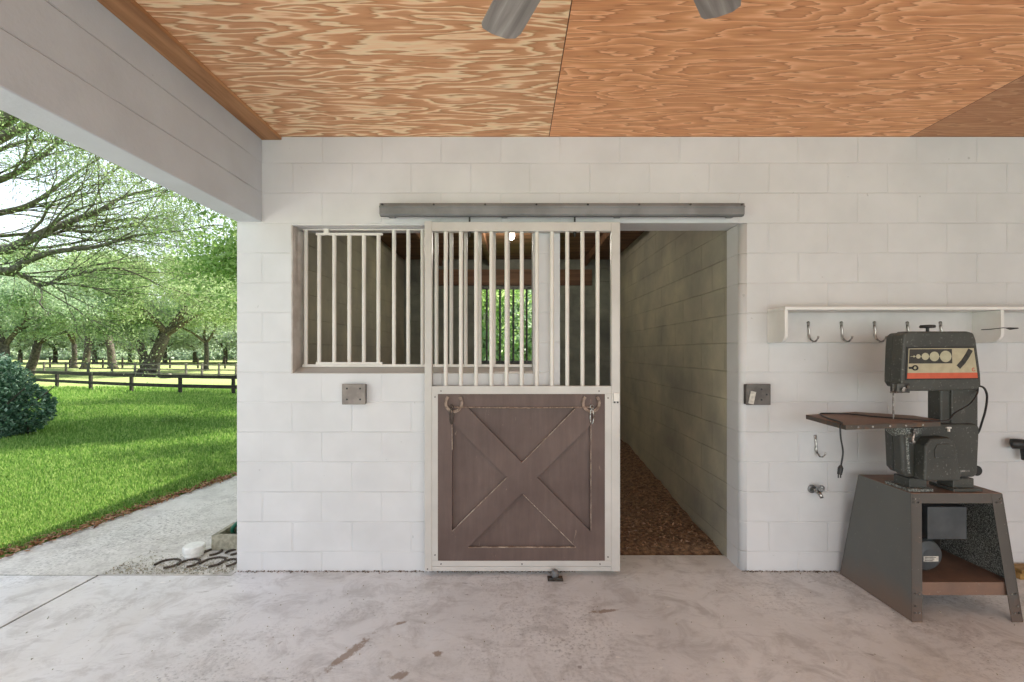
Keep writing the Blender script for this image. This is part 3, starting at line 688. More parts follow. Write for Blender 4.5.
# ================================================================ BAND SAW
YS = 2.60; s_ = lambda x, y: XZ(x, y, YS)
saw = thing('band_saw', 'old dark grey dusty band saw with rusty table standing on the metal stand', 'band saw', (2.45, 2.72, ZS))
hp = [(903, 346), (904, 334), (908, 331.3), (968, 331.3), (974, 333), (976.5, 340), (981, 374), (981.5, 386), (978, 390), (936, 391), (905, 391), (901.5, 386), (901, 376)]
m = MB().prism_xz([s_(*p) for p in hp], YS, YS+.075); m.build('upper_wheel_cover', 'saw', saw, bevel=.009, seg=3)
hb = [(904, 348), (905, 336), (909, 332.3), (966, 332.3), (973, 336), (979, 374), (979.5, 383), (974, 387), (906, 388), (903, 383), (903, 376)]
m = MB().prism_xz([s_(*p) for p in hb], YS+.078, YS+.135); m.build('upper_wheel_housing', 'saw', saw, bevel=.008)
# dusty corner strip
m = MB(); e1 = s_(904.5, 338); e2 = s_(903, 384)
m.hexa([(e2[0]-.008, YS+.012, e2[1]), (e2[0]+.010, YS-.0008, e2[1]), (e2[0]+.012, YS+.008, e2[1]), (e2[0]-.004, YS+.02, e2[1])], [(e1[0]-.008, YS+.012, e1[1]), (e1[0]+.010, YS-.0008, e1[1]), (e1[0]+.012, YS+.008, e1[1]), (e1[0]-.004, YS+.02, e1[1])])
tag(m.build('dusty_edge', 'saw_dusty', saw, bevel=.003), 'sawdust coated corner of the cover')
pn = MB().prism_xz([s_(906.5, 347), s_(974, 346.5), s_(978, 379), s_(905, 380)], YS-.004, YS+.003).build('control_panel', 'panel_black', saw, bevel=.001)
MB().prism_xz([s_(908, 348.5), s_(972.8, 348), s_(976.3, 372.5), s_(906.8, 373)], YS-.0055, YS-.0038).build('panel_plate', 'beige', pn)
MB().prism_xz([s_(906.8, 373), s_(976.3, 372.5), s_(976.8, 378), s_(906.3, 378.6)], YS-.0055, YS-.0038).build('orange_stripe', 'orange', pn)
MB().prism_xz([s_(908.6, 349.2), s_(950.8, 349), s_(951.3, 363.3), s_(908, 363.5)], YS-.0065, YS-.0053).build('dark_strip', 'panel_dark', pn)
m = MB()
for x, r in ((913, .9), (917.3, 2.2), (924.3, 3.6), (933.3, 4.8), (944.6, 5.7)):
    p = P(x, 356.4, YS); m.lathe([(r*YS/F, -.0072), (r*YS/F, -.0062)], (p.x, YS, p.z), 24, 'y')
a = P(909.5, 356.4, YS); b = P(950.5, 356.4, YS); m.box(a.x, b.x, YS-.0069, YS-.0062, a.z-.0012, a.z+.0012)
m.build('printed_discs', 'pale_disc', pn)
pts = [s_(957.5, 366.8), s_(962, 362), s_(966, 356), s_(969.3, 350)]
m = MB()
for i in range(3):
    A = Vector(pts[i]); B = Vector(pts[i+1]); d = (B-A).normalized(); nn = Vector((-d.y, d.x))*.0135
    m.prism_xz([tuple(A-nn-d*.002), tuple(B-nn+d*.002), tuple(B+nn+d*.002), tuple(A+nn-d*.002)], YS-.0075, YS-.0053)
m.build('curved_slot', 'panel_dark', pn)
m = MB(); p = P(914, 367.8, YS); rg = [(p.x+math.cos(t)*.014, YS-.008, p.z+math.sin(t)*.012) for t in [i*2*math.pi/14 for i in range(15)]]; m.tube(rg, .004, 6); m.box(p.x-.035, p.x-.014, YS-.009, YS-.0053, p.z-.006, p.z+.006)
m.build('latch_ring', 'panel_black', pn)
m = MB(); p = P(972.5, 369.5, YS); rg = [(p.x+math.cos(t)*.008, YS-.0060, p.z+math.sin(t)*.009) for t in [R(50)+i*R(290)/12 for i in range(13)]]; m.tube(rg, .0018, 5); m.build('emblem', 'orange', pn)
# knob
p = P(927.5, 331, YS+.04); m = MB().lathe([(.008, 0), (.008, .018), (.034, .02), (.037, .026), (.034, .036), (.012, .038)], (p.x, p.y, p.z-.002), 14); m.build('tension_knob', 'black', saw, bevel=.001)
# column
YC = YS+.035; c_ = lambda x, y: XZ(x, y, YC)
MB().prism_xz([c_(941, 384), c_(979, 384), c_(979, 430), c_(941, 430)], YC+.002, YC+.09).build('column', 'saw', saw, bevel=.01, seg=3)
MB().prism_xz([c_(950, 386), c_(964, 386), c_(964, 424), c_(950, 424)], YC-.010, YC+.01).build('column_rib', 'saw', saw, bevel=.006, seg=3)
# lower body
lp = [(902, 426), (905, 424), (978, 424), (982, 427), (980, 474), (977, 478), (908, 478), (904, 473)]
MB().prism_xz([s_(*p) for p in lp], YS+.01, YS+.075).build('lower_wheel_cover', 'saw', saw, bevel=.014, seg=4)
lq = [(903, 427), (907, 425), (976, 425), (979, 430), (977, 472), (972, 476), (909, 476), (905, 471)]
MB().prism_xz([s_(*p) for p in lq], YS+.078, YS+.135).build('lower_wheel_housing', 'saw', saw, bevel=.008)
m = MB(); e1 = s_(903.5, 430); e2 = s_(906, 474)
m.hexa([(e2[0]-.006, YS+.022, e2[1]), (e2[0]+.030, YS+.004, e2[1]), (e2[0]+.030, YS+.012, e2[1]), (e2[0], YS+.03, e2[1])], [(e1[0]-.006, YS+.022, e1[1]), (e1[0]+.030, YS+.004, e1[1]), (e1[0]+.030, YS+.012, e1[1]), (e1[0], YS+.03, e1[1])])
tag(m.build('dusty_edge', 'saw_dusty', saw, bevel=.004), 'sawdust coated corner of the lower cover')
YG = YS-.06; gq = lambda x, y: XZ(x, y, YG)
gb = MB().prism_xz([gq(925.5, 446), gq(931, 438.5), gq(950, 437.5), gq(955.5, 443), gq(961.5, 476), gq(961, 481), gq(924.5, 481)], YG, YS+.012).build('belt_guard', 'saw', saw, bevel=.010, seg=4)
MB().prism_xz([gq(934, 450), gq(937, 444), gq(949, 443.5), gq(952.5, 449), gq(954, 458), gq(934.5, 458.5)], YG-.006, YG+.002).build('raised_boss', 'saw', gb, bevel=.004, seg=3)
m = MB(); p = P(974.5, 470, YS+.10); m.lathe([(.028, 0), (.03, -.006), (.03, -.02), (.026, -.024)], (p.x-.004, p.y, p.z), 18, 'y'); m.build('rubber_bumper', 'black', saw)
MB().box(2.246, 2.385, YS-.005, YS+.165, ZS, ZS+.018).build('foot', 'saw_dusty', saw, bevel=.003); MB().box(2.27, 2.37, YS+.02, YS+.13, ZS+.016, ZS+.07).build('foot_riser', 'saw', saw, bevel=.003)
MB().box(2.50, 2.665, YS-.005, YS+.15, ZS, ZS+.018).build('foot', 'saw', saw, bevel=.003); MB().box(2.52, 2.64, YS+.02, YS+.12, ZS+.016, ZS+.07).build('foot_riser', 'saw', saw, bevel=.003)
# blade, guide, post
p = P(892.8, 386, 2.62); zt_ = 1.10
MB().box(p.x-.0015, p.x+.0045, 2.615, 2.621, 1.08, 1.30).build('blade', 'hook', saw)
gd = MB().box(p.x+.004, p.x+.075, 2.592, 2.645, 1.252, 1.305).build('blade_guide', 'dark_steel', saw, bevel=.003)
MB().cyl((p.x-.03, 2.60, 1.256), (p.x+.03, 2.60, 1.256), .006, 8).build('guide_screw', 'hook', gd); MB().cyl((p.x+.035, 2.584, 1.272), (p.x+.035, 2.60, 1.272), .013, 10).build('guide_screw', 'hook', gd); MB().cyl((p.x+.06, 2.584, 1.285), (p.x+.06, 2.60, 1.285), .010, 10).build('guide_screw', 'rust_edge', gd)
# table
TZ = 1.10
tb = MB().prism_xy([(1.793, 2.80), (1.751, 2.405), (2.36, 2.525), (2.425, 2.60), (2.425, 2.77), (2.2, 2.94)], TZ-.004, TZ).build('table', 'rust_top', saw)
m = MB()
def rim(a, b, th=.006, h=.026):
    A = Vector(a); B = Vector(b); d = (B-A).normalized(); n_ = Vector((-d.y, d.x))*th
    m.prism_xy([tuple(A), tuple(B), tuple(B+n_), tuple(A+n_)], TZ-h, TZ-.0005)
rim((1.793, 2.80), (1.751, 2.405)); rim((1.751, 2.405), (2.36, 2.525)); rim((2.2, 2.94), (1.793, 2.80))
m.build('table_rim', 'rust_edge', tb)
m = MB()
for t in (.12, .27, .45, .62, .8):
    a = Vector((1.751+.609*t, 2.405+.12*t, TZ-.014)); MB().cyl((a.x, a.y-.004, a.z), (a.x, a.y+.004, a.z), .005, 8).build('rim_screw', 'hook', tb)
# trunnion under the table
m = MB(); c = P(906, 430, 2.60); m.lathe([(.085, 1.055), (.08, 1.02), (.06, 1.0), (.03, .98)], (2.27, 2.66, 0), 20); m.build('trunnion', 'saw_dusty', saw)
m = MB(); a = P(914.5, 433, 2.56); m.cyl((a.x+.008, 2.57, a.z+.01), (a.x-.012, 2.56, a.z-.05), .007, 8); m.lathe([(.014, -.012), (.014, .012)], (a.x+.008, 2.575, a.z+.008), 10, 'y'); m.lathe([(.010, -.010), (.010, .010)], (a.x-.012, 2.56, a.z-.05), 8, 'y'); tag(m.build('clamp_lever', 'hook', saw), 'bright metal clamp lever')
m = MB(); a = P(950, 428, 2.595); m.box(a.x-.012, a.x+.012, 2.598, 2.608, a.z-.004, a.z+.005); m.box(a.x-.004, a.x+.004, 2.598, 2.608, a.z-.022, a.z); m.build('small_handle', 'white_steel', saw)
m = MB(); a = P(966, 471.5, 2.6); m.box(a.x-.028, a.x+.028, 2.607, 2.611, a.z-.004, a.z+.006); tag(m.build('name_strip', 'hook', saw), 'small bright metal strip')
# power cords
T_ = TZ+.006
cd = sm([P(978, 388, 2.66), P(977, 394, 2.60), P(970, 404, 2.55), P(955, 413, 2.52), Vector((2.38, 2.515, T_)), Vector((2.25, 2.56, T_)), Vector((2.12, 2.68, T_)), Vector((2.05, 2.80, T_)), Vector((1.95, 2.825, T_)), Vector((1.88, 2.80, T_)), Vector((1.80, 2.62, T_)), Vector((1.765, 2.46, T_)), Vector((1.738, 2.43, T_-.015)), Vector((1.738, 2.425, T_-.08)), P(843, 452, 2.425), P(841, 466, 2.43)])
pc = thing('power_cord', 'black saw cord draped over the rusty table with its plug hanging below', 'power cord', (1.738, 2.43, .83))
MB().tube(cd, .0042, 8).build('cable', 'black', pc, smooth=True)
e = cd[-1]; m = MB().tube([e+Vector((0, 0, .005)), e+Vector((-.002, 0, -.01)), e+Vector((-.008, 0, -.045))], [.006, .013, .011], 10); q2 = e+Vector((-.008, 0, -.045))
m.box(q2.x-.008, q2.x-.005, q2.y-.003, q2.y+.003, q2.z-.018, q2.z); m.box(q2.x+.004, q2.x+.007, q2.y-.003, q2.y+.003, q2.z-.018, q2.z); m.build('plug', 'black', pc)
cd = sm([P(979, 386, 2.66), P(984, 388, 2.66), P(987, 396, 2.67), P(985.5, 410, 2.70), P(982, 422, 2.72), P(978.5, 432, 2.74), P(972, 440, 2.745)])
MB().tube(cd, .0055, 8).build('motor_cable', 'black', saw, smooth=True)

# things at the right edge
a = P(1013, 448, 3.04)
m = MB(); m.tube(sm([(a.x, 3.06, a.z+.025), (a.x+.03, 3.04, a.z+.028), (a.x+.10, 3.03, a.z+.02), (a.x+.16, 3.03, a.z)], 4), [.012]+[.034]*11+[.028], 12)
m.tube([(a.x+.08, 3.04, a.z), (a.x+.09, 3.05, a.z-.08)], [.025, .018], 10)
tag(m.build('tool_handle', 'black', smooth=True), 'black plastic tool grip hung on the wall at the right edge', 'tool')
a = P(1017, 583, 3.0)
m = MB(); m.box(a.x, a.x+.5, 2.98, 3.07, .0, .04); m.box(a.x+.01, a.x+.51, 2.98, 3.07, .041, .062)
tag(m.build('lumber_scrap', 'plank', bevel=.002), 'short yellow lumber scraps on the floor right of the saw stand', 'lumber')

# ================================================================ OUTSIDE, NEAR
# small heap of grit by the wall corner
rng = np.random.default_rng(7)
flatR = lambda a, tx=0: Matrix.Rotation(a, 3, 'Z') @ Matrix.Rotation(tx, 3, 'X')
shoes = [((154, 180, 559, 569.5), 1), ((178, 199, 559, 568.5), 1), ((200, 224, 557, 568.5), 1), ((219, 236.5, 559, 568), 1), ((203, 221, 548.5, 556.5), 2), ((226, 240, 549, 556), 2)]
names = ['farthest left dark horseshoe lying on the ground beside the path', 'second dark horseshoe from the left on the ground left of the wall corner', 'middle dark horseshoe in the front row on the ground near the wall corner', 'dark horseshoe on the ground touching the white wall corner', 'dark horseshoe in the back row between white cap and concrete block', 'dark horseshoe half hidden behind the wall corner, under the concrete block']
for (bx4, row), nm in zip(shoes, names):
    x0, x1, y0, y1 = bx4; Yn = 678.9/(y1-CY); Yf = 678.9/(y0-CY); Ym = (Yn+Yf)/2; xc = ((x0+x1)/2-CX)*Ym/F
    m = MB(); shoe_mesh(m, (xc, Ym, -.003), min(.15, (x1-x0)*Ym/F*.85), (Yf-Yn)*.95, .012, flatR(R(158+random.uniform(-8, 8)), R(2)), .0072)
    tag(m.build('horseshoe', 'dark_shoe', bevel=.001), nm, 'horseshoe', 'horseshoes on the ground by the wall corner')
cp = thing('drain_cap', 'white round plastic pipe cap sticking up from the ground beside the horseshoes', 'pipe cap', (-2.335, 3.35, -.01))
MB().lathe([(.062, -.03), (.062, .045), (.060, .05)], (-2.335, 3.35, 0), 28).build('pipe', 'pvc', cp)
MB().lathe([(.067, .028), (.070, .034), (.070, .066), (.064, .072)], (-2.335, 3.35, 0), 28).build('cap', 'pvc', cp)
cb = MB(); bx0, bx1, by0, by1, bh = -2.262, -1.90, 3.43, 3.70, .108
cb.box(bx0, bx1, by0, by0+.035, -.004, bh); cb.box(bx0, bx1, by1-.035, by1, -.004, bh); cb.box(bx0, bx0+.035, by0+.035, by1-.035, -.004, bh); cb.box(bx1-.035, bx1, by0+.035, by1-.035, -.004, bh); cb.box(bx0+.035, bx1-.035, by0+.035, by1-.035, -.004, .03)
tag(cb.build('concrete_block', 'cinder', bevel=.003), 'low hollow concrete block on the path behind the wall corner', 'concrete block')
m = MB()
for kx in range(4):
    pts = [(-2.02+math.cos(t)*(.095+.012*kx % .02), 3.56+math.sin(t)*.085, .055+.022*kx+.008*math.sin(t*2+kx)) for t in [i*2*math.pi/20 for i in range(21)]]; m.tube(pts, .011, 8)
m.tube(sm([(-2.17, 3.56, .06), (-2.165, 3.53, .12), (-2.12, 3.52, .17), (-2.05, 3.5, .20), (-1.94, 3.52, .16)]), .013, 8)
m.tube(sm([(-2.19, 3.58, .05), (-2.19, 3.57, .10), (-2.15, 3.56, .14), (-2.08, 3.56, .16)]), .013, 8)
tag(m.build('garden_hose', 'green', smooth=True), 'green hose coiled inside the concrete block behind the wall corner', 'hose')

def quads(name, cen, sx, sy, mat, parent=None, up=None, origin=(0, 0, 0), seed=1, kind=None, tilt=1.0, rhomb=True):
    r = np.random.default_rng(seed); n = len(cen); cen = np.asarray(cen, float)
    a = r.normal(size=(n, 3)); a[:, 2] *= tilt; a /= np.linalg.norm(a, axis=1)[:, None]
    b = r.normal(size=(n, 3)); b[:, 2] *= tilt; b -= a*(a*b).sum(1)[:, None]; b /= np.linalg.norm(b, axis=1)[:, None]
    if up is not None: a = a*.25; a[:, 2] = up; a /= np.linalg.norm(a, axis=1)[:, None]; b -= a*(a*b).sum(1)[:, None]; b /= np.linalg.norm(b, axis=1)[:, None]
    s1 = np.asarray(sx)*np.ones(n)*r.uniform(.7, 1.3, n); s2 = np.asarray(sy)*np.ones(n)*r.uniform(.7, 1.3, n)
    A = a*s1[:, None]; B = b*s2[:, None]
    if rhomb: v = np.stack([cen-A, cen-B*.9+A*.05, cen+A, cen+B*.9+A*.05], 1)
    else: v = np.stack([cen-B, cen+B, cen+B*.3+A*2, cen-B*.3+A*2], 1)
    v = v.reshape(-1, 3)-np.asarray(origin)
    me = bpy.data.meshes.new(name); me.vertices.add(4*n); me.vertices.foreach_set('co', v.ravel())
    me.loops.add(4*n); me.loops.foreach_set('vertex_index', np.arange(4*n, dtype=np.int32))
    me.polygons.add(n); me.polygons.foreach_set('loop_start', np.arange(0, 4*n, 4, dtype=np.int32)); me.polygons.foreach_set('loop_total', np.full(n, 4, dtype=np.int32))
    me.update(); me.validate(); me.materials.append(M[mat])
    o = bpy.data.objects.new(name, me); C.objects.link(o)
    if parent is not None: o.parent = parent
    else: o.location = origin
    if kind: o['kind'] = kind
    return o
gz = np.vectorize(ground_z)
# grass
n = 150000; u = rng.random(n); Y = 3.25*np.exp(u*math.log(30/3.25)); Xl = -1.16*Y-.6; Xr = np.where(Y < 9, edge(Y)+.02*rng.normal(size=n)-.03, -1.2)
Xr = np.where(Y < 3.45, np.minimum(Xr, -4.3), Xr)
X_ = Xl+(Xr-Xl)*rng.random(n); Z_ = gz(X_, Y)
keep = ~((Y < 3.3) | (X_ > Xr-.0)); X_, Yk, Z_ = X_[keep], Y[keep], Z_[keep]
hgt = .012+.0028*Yk
tag(quads('grass', np.stack([X_, Yk, Z_], 1), hgt, .0034+.0012*Yk, 'grass', up=.9, origin=(-8, 10, 0), seed=3, rhomb=False), 'green mown lawn grass running from the path to the fence', 'grass', kind='stuff')
# leaf litter along the path edge
n = 2600; Y = rng.uniform(3.25, 8.5, n); X_ = edge(Y)+rng.normal(0, .05, n)-.03; Z_ = np.full(n, .008)+rng.random(n)*.012
n2 = 900; Y2 = rng.uniform(3.2, 3.7, n2); X2 = rng.uniform(-5.2, -3.7, n2)-.4*(Y2-3.2)
cen = np.concatenate([np.stack([X_, Y, Z_], 1), np.stack([X2, Y2, np.full(n2, .0)], 1)])
tag(quads('leaf_litter', cen, .020, .010, 'litter', origin=(-3.5, 5, 0), seed=5, tilt=.25), 'brown dry leaves strewn along the edge between path and lawn', 'leaves', kind='stuff')
tag(quads('wood_shavings', _shav[0], _shav[1], _shav[2], 'shavings', origin=(0, 5, 0), seed=41, tilt=.35), 'brown wood shavings strewn over the stall floor', 'shavings', kind='stuff')
# grit near horseshoes
n = 1300; Xg = rng.uniform(-2.75, -1.9, n); Yg = 3.06+np.abs(rng.normal(0, .14, n)); 
tag(quads('grit', np.stack([Xg, Yg, np.full(n, .001)], 1), .006, .005, 'cinder', origin=(-2.3, 3.2, 0), seed=6, tilt=.3), 'loose grit and crumbs around the horseshoes', 'grit', kind='stuff')

n = 1500; Xg = rng.uniform(-1.87, 4.5, n); Yg = WF-np.abs(rng.normal(0, .012, n))-.002; kp = ~((Xg > PX+.1) & (Xg < DX)); Xg, Yg = Xg[kp], Yg[kp]
tag(quads('dirt_crumbs', np.stack([Xg, Yg, np.full(len(Xg), .003)], 1), .007, .004, 'earth', origin=(0, 3.08, 0), seed=16, tilt=.3), 'thin line of dirt crumbs along the foot of the white wall', 'dirt', kind='stuff')
n = 260; Xg = rng.uniform(-2.6, 3, n); Yg = rng.uniform(1.9, 3.0, n)
tag(quads('floor_grit', np.stack([Xg, Yg, np.full(n, .003)], 1), .005, .004, 'cinder', origin=(0, 2.5, 0), seed=17, tilt=.3), 'sparse tiny pebbles and chips scattered over the concrete floor', 'grit', kind='stuff')
# ---------------------------------------------------------------- fences
def fence(posts, rails, h, mat, label, pw=.14, name='paddock_fence', rh=.14, grp=None):
    c = Vector(posts[0]); rt = thing(name, label, 'fence', (c.x, c.y, ground_z(c.x, c.y)), grp)
    for x, y in posts:
        z = ground_z(x, y); MB().box(x-pw/2, x+pw/2, y-pw/2, y+pw/2, z-.05, z+h).build('post', mat, rt)
    for zr in rails:
        for (x0, y0), (x1, y1) in zip(posts[:-1], posts[1:]):
            a = Vector((x0, y0-pw/2-.02, ground_z(x0, y0)+zr)); b = Vector((x1, y1-pw/2-.02, ground_z(x1, y1)+zr))
            MB().hexa([a+Vector((0, 0, -rh/2)), b+Vector((0, 0, -rh/2)), b+Vector((0, .04, -rh/2)), a+Vector((0, .04, -rh/2))], [a+Vector((0, 0, rh/2)), b+Vector((0, 0, rh/2)), b+Vector((0, .04, rh/2)), a+Vector((0, .04, rh/2))]).build('rail', mat, rt)
fp = []
for px, Yp in ((340, 24.2), (287, 24.6), (233.4, 25), (180.2, 25.8), (131.5, 27), (90.7, 28.6), (57, 30.2), (24, 32), (-8, 34)): fp.append(((px-CX)*Yp/F, Yp))
fence(fp, (1.03, .50), 1.12, 'fence_dark', 'near dark brown two rail paddock fence crossing the lawn', rh=.19)
fp = [((px-CX)*Yp/F, Yp) for px, Yp in ((252, 43), (236, 43.5), (219, 44), (202, 44.5), (186, 45), (159, 46), (135, 47), (112, 48), (88, 49), (66, 50), (44, 51))]
fence(fp, (1.15, .68, .25), 1.3, 'fence_grey', 'middle weathered rail fence behind the near fence', .16, rh=.12)
fp = [((px-CX)*Yp/F, Yp) for px, Yp in ((250, 66), (225, 66.5), (198, 67), (170, 68), (148, 68), (122.5, 69), (103, 69), (70, 70), (50, 70), (20, 71))]
fence(fp, (1.2, .7), 1.5, 'fence_dark', 'farthest dark post fence beneath the oak trees', .18, rh=.09)
# gate-like pale trough / log
a = P(173, 373, 44)
tr_ = thing('water_trough', 'pale grey trough standing in the paddock right of the leaning oak', 'trough', (-31.8, 42, -.92))
MB().box(-32.2, -31.6, 41.6, 42.2, -.90, -.62).build('basin', 'galv', tr_, bevel=.05)
MB().box(-31.55, -31.3, 41.7, 42.0, -.92, -.5).build('drum', 'cinder', tr_, bevel=.05)

# ---------------------------------------------------------------- plants
def grow(mb, tips, p, d, L, r, depth, rnd, droop=0.0, spread=.6, mid=None):
    pts = [p.copy()]; rad = [r]; n = 4 if depth > 1 else 3
    for i in range(n):
        d = (d+Vector((rnd.gauss(0, .16), rnd.gauss(0, .16), rnd.gauss(0, .12)-droop))).normalized()
        p = p+d*(L/n); pts.append(p.copy()); rad.append(r*(1-.42*(i+1)/n))
        if depth <= 2: tips.append(p.copy())
        if depth >= 1 and i >= 1 and rnd.random() < .6:
            dd = (d+Vector((rnd.gauss(0, spread), rnd.gauss(0, spread), rnd.gauss(.1, spread*.5)))).normalized()
            grow(mb, tips, p.copy(), dd, L*rnd.uniform(.5, .75), rad[-1]*.6, depth-1, rnd, droop, spread)
    mb.tube(pts, rad, 7 if depth > 2 else 5, cap=False)
    if depth > 0:
        for kx in range(2 if depth > 1 else 2):
            dd = (d+Vector((rnd.gauss(0, spread), rnd.gauss(0, spread), rnd.gauss(.05, spread*.5)))).normalized()
            grow(mb, tips, p.copy(), dd, L*rnd.uniform(.6, .85), rad[-1]*.75, depth-1, rnd, droop, spread)
def tree(base, H, seed, label, leaf='leaf_oak', lean=(0, 0), nleaf=9000, ls=.22, tr=.45, trunk=.28, cl=.9, moss=0, name='oak_tree', group='oak trees beyond the lawn', droop=.02, nl=3, spread=.6, depth=3, hi=.9):
    rnd = random.Random(seed); r = np.random.default_rng(seed)
    b = Vector((base[0], base[1], ground_z(*base)-.1)); rt = thing(name, label, 'tree', b, group)
    mb = MB(); tips = []
    th = H*trunk; top = b+Vector((lean[0]*th, lean[1]*th, th))
    mb.tube([b, b.lerp(top, .12), b.lerp(top, .5)+Vector((.1, 0, 0)), top], [tr*1.5, tr*1.05, tr*.9, tr*.85], 10)
    for kx in range(nl):
        ang = 2*math.pi*kx/nl+rnd.uniform(-.4, .4); dd = Vector((math.cos(ang)*.75+lean[0]*.8, math.sin(ang)*.75, rnd.uniform(.6, 1.0)*hi)).normalized()
        grow(mb, tips, top.copy()-Vector((0, 0, .2)), dd, H*.27, tr*.6, depth, rnd, droop, spread)
    mb.build('trunk', 'bark', rt, smooth=True)
    T = np.array([tuple(t) for t in tips]); T = T[r.integers(0, len(T), nleaf)]
    cc = T+r.normal(0, cl, (nleaf, 3))*np.array([1, 1, .6])
    o = quads('foliage', cc, ls, ls*.5, leaf, rt, origin=tuple(b), seed=seed, kind='stuff')
    if moss:
        T = np.array([tuple(t) for t in tips]); T = T[r.integers(0, len(T), moss)]; reps = 14
        base_ = np.repeat(T, reps, 0); dz = np.tile(np.arange(reps), len(T))*.11*r.uniform(.5, 1.3, len(T)).repeat(reps)
        base_ = base_+r.normal(0, .07, base_.shape); base_[:, 2] -= dz
        quads('hanging_moss', base_, .16, .028, 'moss', rt, up=3.0, origin=tuple(b), seed=seed+1, kind='stuff')
    return rt
def at(px, Y): return ((px-CX)*Y/F, Y)
_lo = tree(at(147, 53), 16, 11, 'large leaning oak with thick dark trunk behind the fences', lean=(.45, 0), nleaf=34000, ls=0.17, tr=0.7, cl=0.85, moss=110, trunk=0.3, hi=1.15)
_b = Vector((*at(147, 53), ground_z(*at(147, 53)))); _m = MB()
_m.tube(sm([P(150, 371, 53), P(157, 352, 53), P(166, 336, 53), P(176, 320, 53), P(188, 304, 53), P(198, 292, 53)]), [.62-.018*i for i in range(31)], 9)
_m.tube(sm([P(146, 371, 53), P(142, 350, 53.4), P(134, 334, 54), P(126, 318, 54)]), [.55-.022*i for i in range(19)], 8)
_m.tube(sm([P(168, 332, 53), P(182, 322, 52.6), P(196, 318, 52)]), [.25-.012*i for i in range(13)], 7)
_m.build('forked_limbs', 'bark', _lo, smooth=True)
tree(at(113, 66), 19, 12, 'forked oak left of the large leaning oak', lean=(-.15, 0), nleaf=26000, ls=0.2, tr=.5, cl=0.9, moss=70, trunk=0.27, hi=1.2, droop=-0.01)
tree(at(85, 64), 18, 13, 'pair trunk oak behind the fence, third from the shrub', lean=(.1, 0), nleaf=26000, ls=0.2, tr=.45, cl=0.9, moss=70, trunk=0.28, hi=1.2, droop=-0.01)
tree(at(74, 70), 13, 14, 'slim oak just left of the twin trunk oak behind the fence', lean=(0, 0), nleaf=18000, ls=0.2, tr=.35, cl=1.0, trunk=0.3, hi=1.2, droop=-0.01)
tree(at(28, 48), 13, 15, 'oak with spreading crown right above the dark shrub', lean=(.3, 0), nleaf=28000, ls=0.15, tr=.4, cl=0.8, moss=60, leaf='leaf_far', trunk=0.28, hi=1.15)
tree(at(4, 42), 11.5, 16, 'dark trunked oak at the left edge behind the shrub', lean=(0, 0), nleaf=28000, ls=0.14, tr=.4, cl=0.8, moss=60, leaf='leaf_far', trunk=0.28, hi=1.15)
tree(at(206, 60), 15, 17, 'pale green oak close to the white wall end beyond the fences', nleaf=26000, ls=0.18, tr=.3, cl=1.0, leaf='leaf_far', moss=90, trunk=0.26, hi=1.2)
tree((-3.6, 12.2), 9.5, 18, 'bright green leafy tree whose crown hangs beside the white wall end', leaf='leaf_bright', nleaf=34000, ls=0.075, tr=.2, cl=.42, name='shade_tree', group=None, trunk=.36, moss=16, spread=.7)
tree((-6.5, 19.5), 12, 41, 'tall green oak with its crown above the end of the white wall', nleaf=26000, ls=0.1, tr=.3, cl=.6, name='oak_tree', trunk=.36, moss=20, spread=.6)  # added behind the wall so its crown breaks up sun on the lawn
tree((-10.5, 27.5), 13, 42, 'green oak whose crown fills the gap between white wall and leaning oak', nleaf=28000, ls=0.12, tr=.3, cl=.7, name='oak_tree', trunk=.34, moss=30)  # second added crown, dapples the lawn farther out
# far tree line
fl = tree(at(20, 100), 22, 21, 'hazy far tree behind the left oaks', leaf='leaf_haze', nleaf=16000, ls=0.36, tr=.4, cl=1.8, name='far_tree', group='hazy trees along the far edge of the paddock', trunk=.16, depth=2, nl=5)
fls = [(-40, 96), (55, 104), (95, 98), (130, 108), (165, 100), (195, 106), (225, 98), (255, 104), (290, 100)]
where = ['at the far left, beyond the shrub', 'above the dark shrub', 'behind the forked oaks', 'behind the large leaning oak', 'just right of the leaning oak', 'left of the pale oak', 'nearest the white wall end', 'hidden partly by the white wall end', 'behind the stall wall']
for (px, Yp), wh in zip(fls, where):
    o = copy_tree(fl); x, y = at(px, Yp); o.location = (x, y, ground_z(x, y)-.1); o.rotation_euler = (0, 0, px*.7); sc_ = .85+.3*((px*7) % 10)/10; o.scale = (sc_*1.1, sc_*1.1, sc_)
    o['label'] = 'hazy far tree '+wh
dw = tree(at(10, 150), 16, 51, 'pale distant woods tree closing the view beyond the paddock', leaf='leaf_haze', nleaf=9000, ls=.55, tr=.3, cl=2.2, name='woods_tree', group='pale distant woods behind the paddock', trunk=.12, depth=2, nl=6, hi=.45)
dw['label'] = 'first pale distant woods tree from the left edge, behind the paddock'
ords = ['second', 'third', 'fourth', 'fifth', 'sixth', 'seventh', 'eighth', 'ninth', 'tenth', 'last']
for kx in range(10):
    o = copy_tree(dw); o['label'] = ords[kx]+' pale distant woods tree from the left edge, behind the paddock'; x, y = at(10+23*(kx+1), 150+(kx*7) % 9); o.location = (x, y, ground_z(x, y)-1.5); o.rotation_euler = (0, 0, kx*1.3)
# trees seen through the rear stall window
tree((-1.2, 17), 7.5, 31, 'pale tree seen through the rear stall window, left one', leaf='leaf_far', nleaf=9000, ls=.15, tr=.2, cl=.6, group=None, trunk=.15)
tree((1.6, 19), 8, 32, 'green tree seen through the rear stall window, right one', leaf='leaf_oak', nleaf=9000, ls=.16, tr=.25, cl=.7, group=None, trunk=.15)

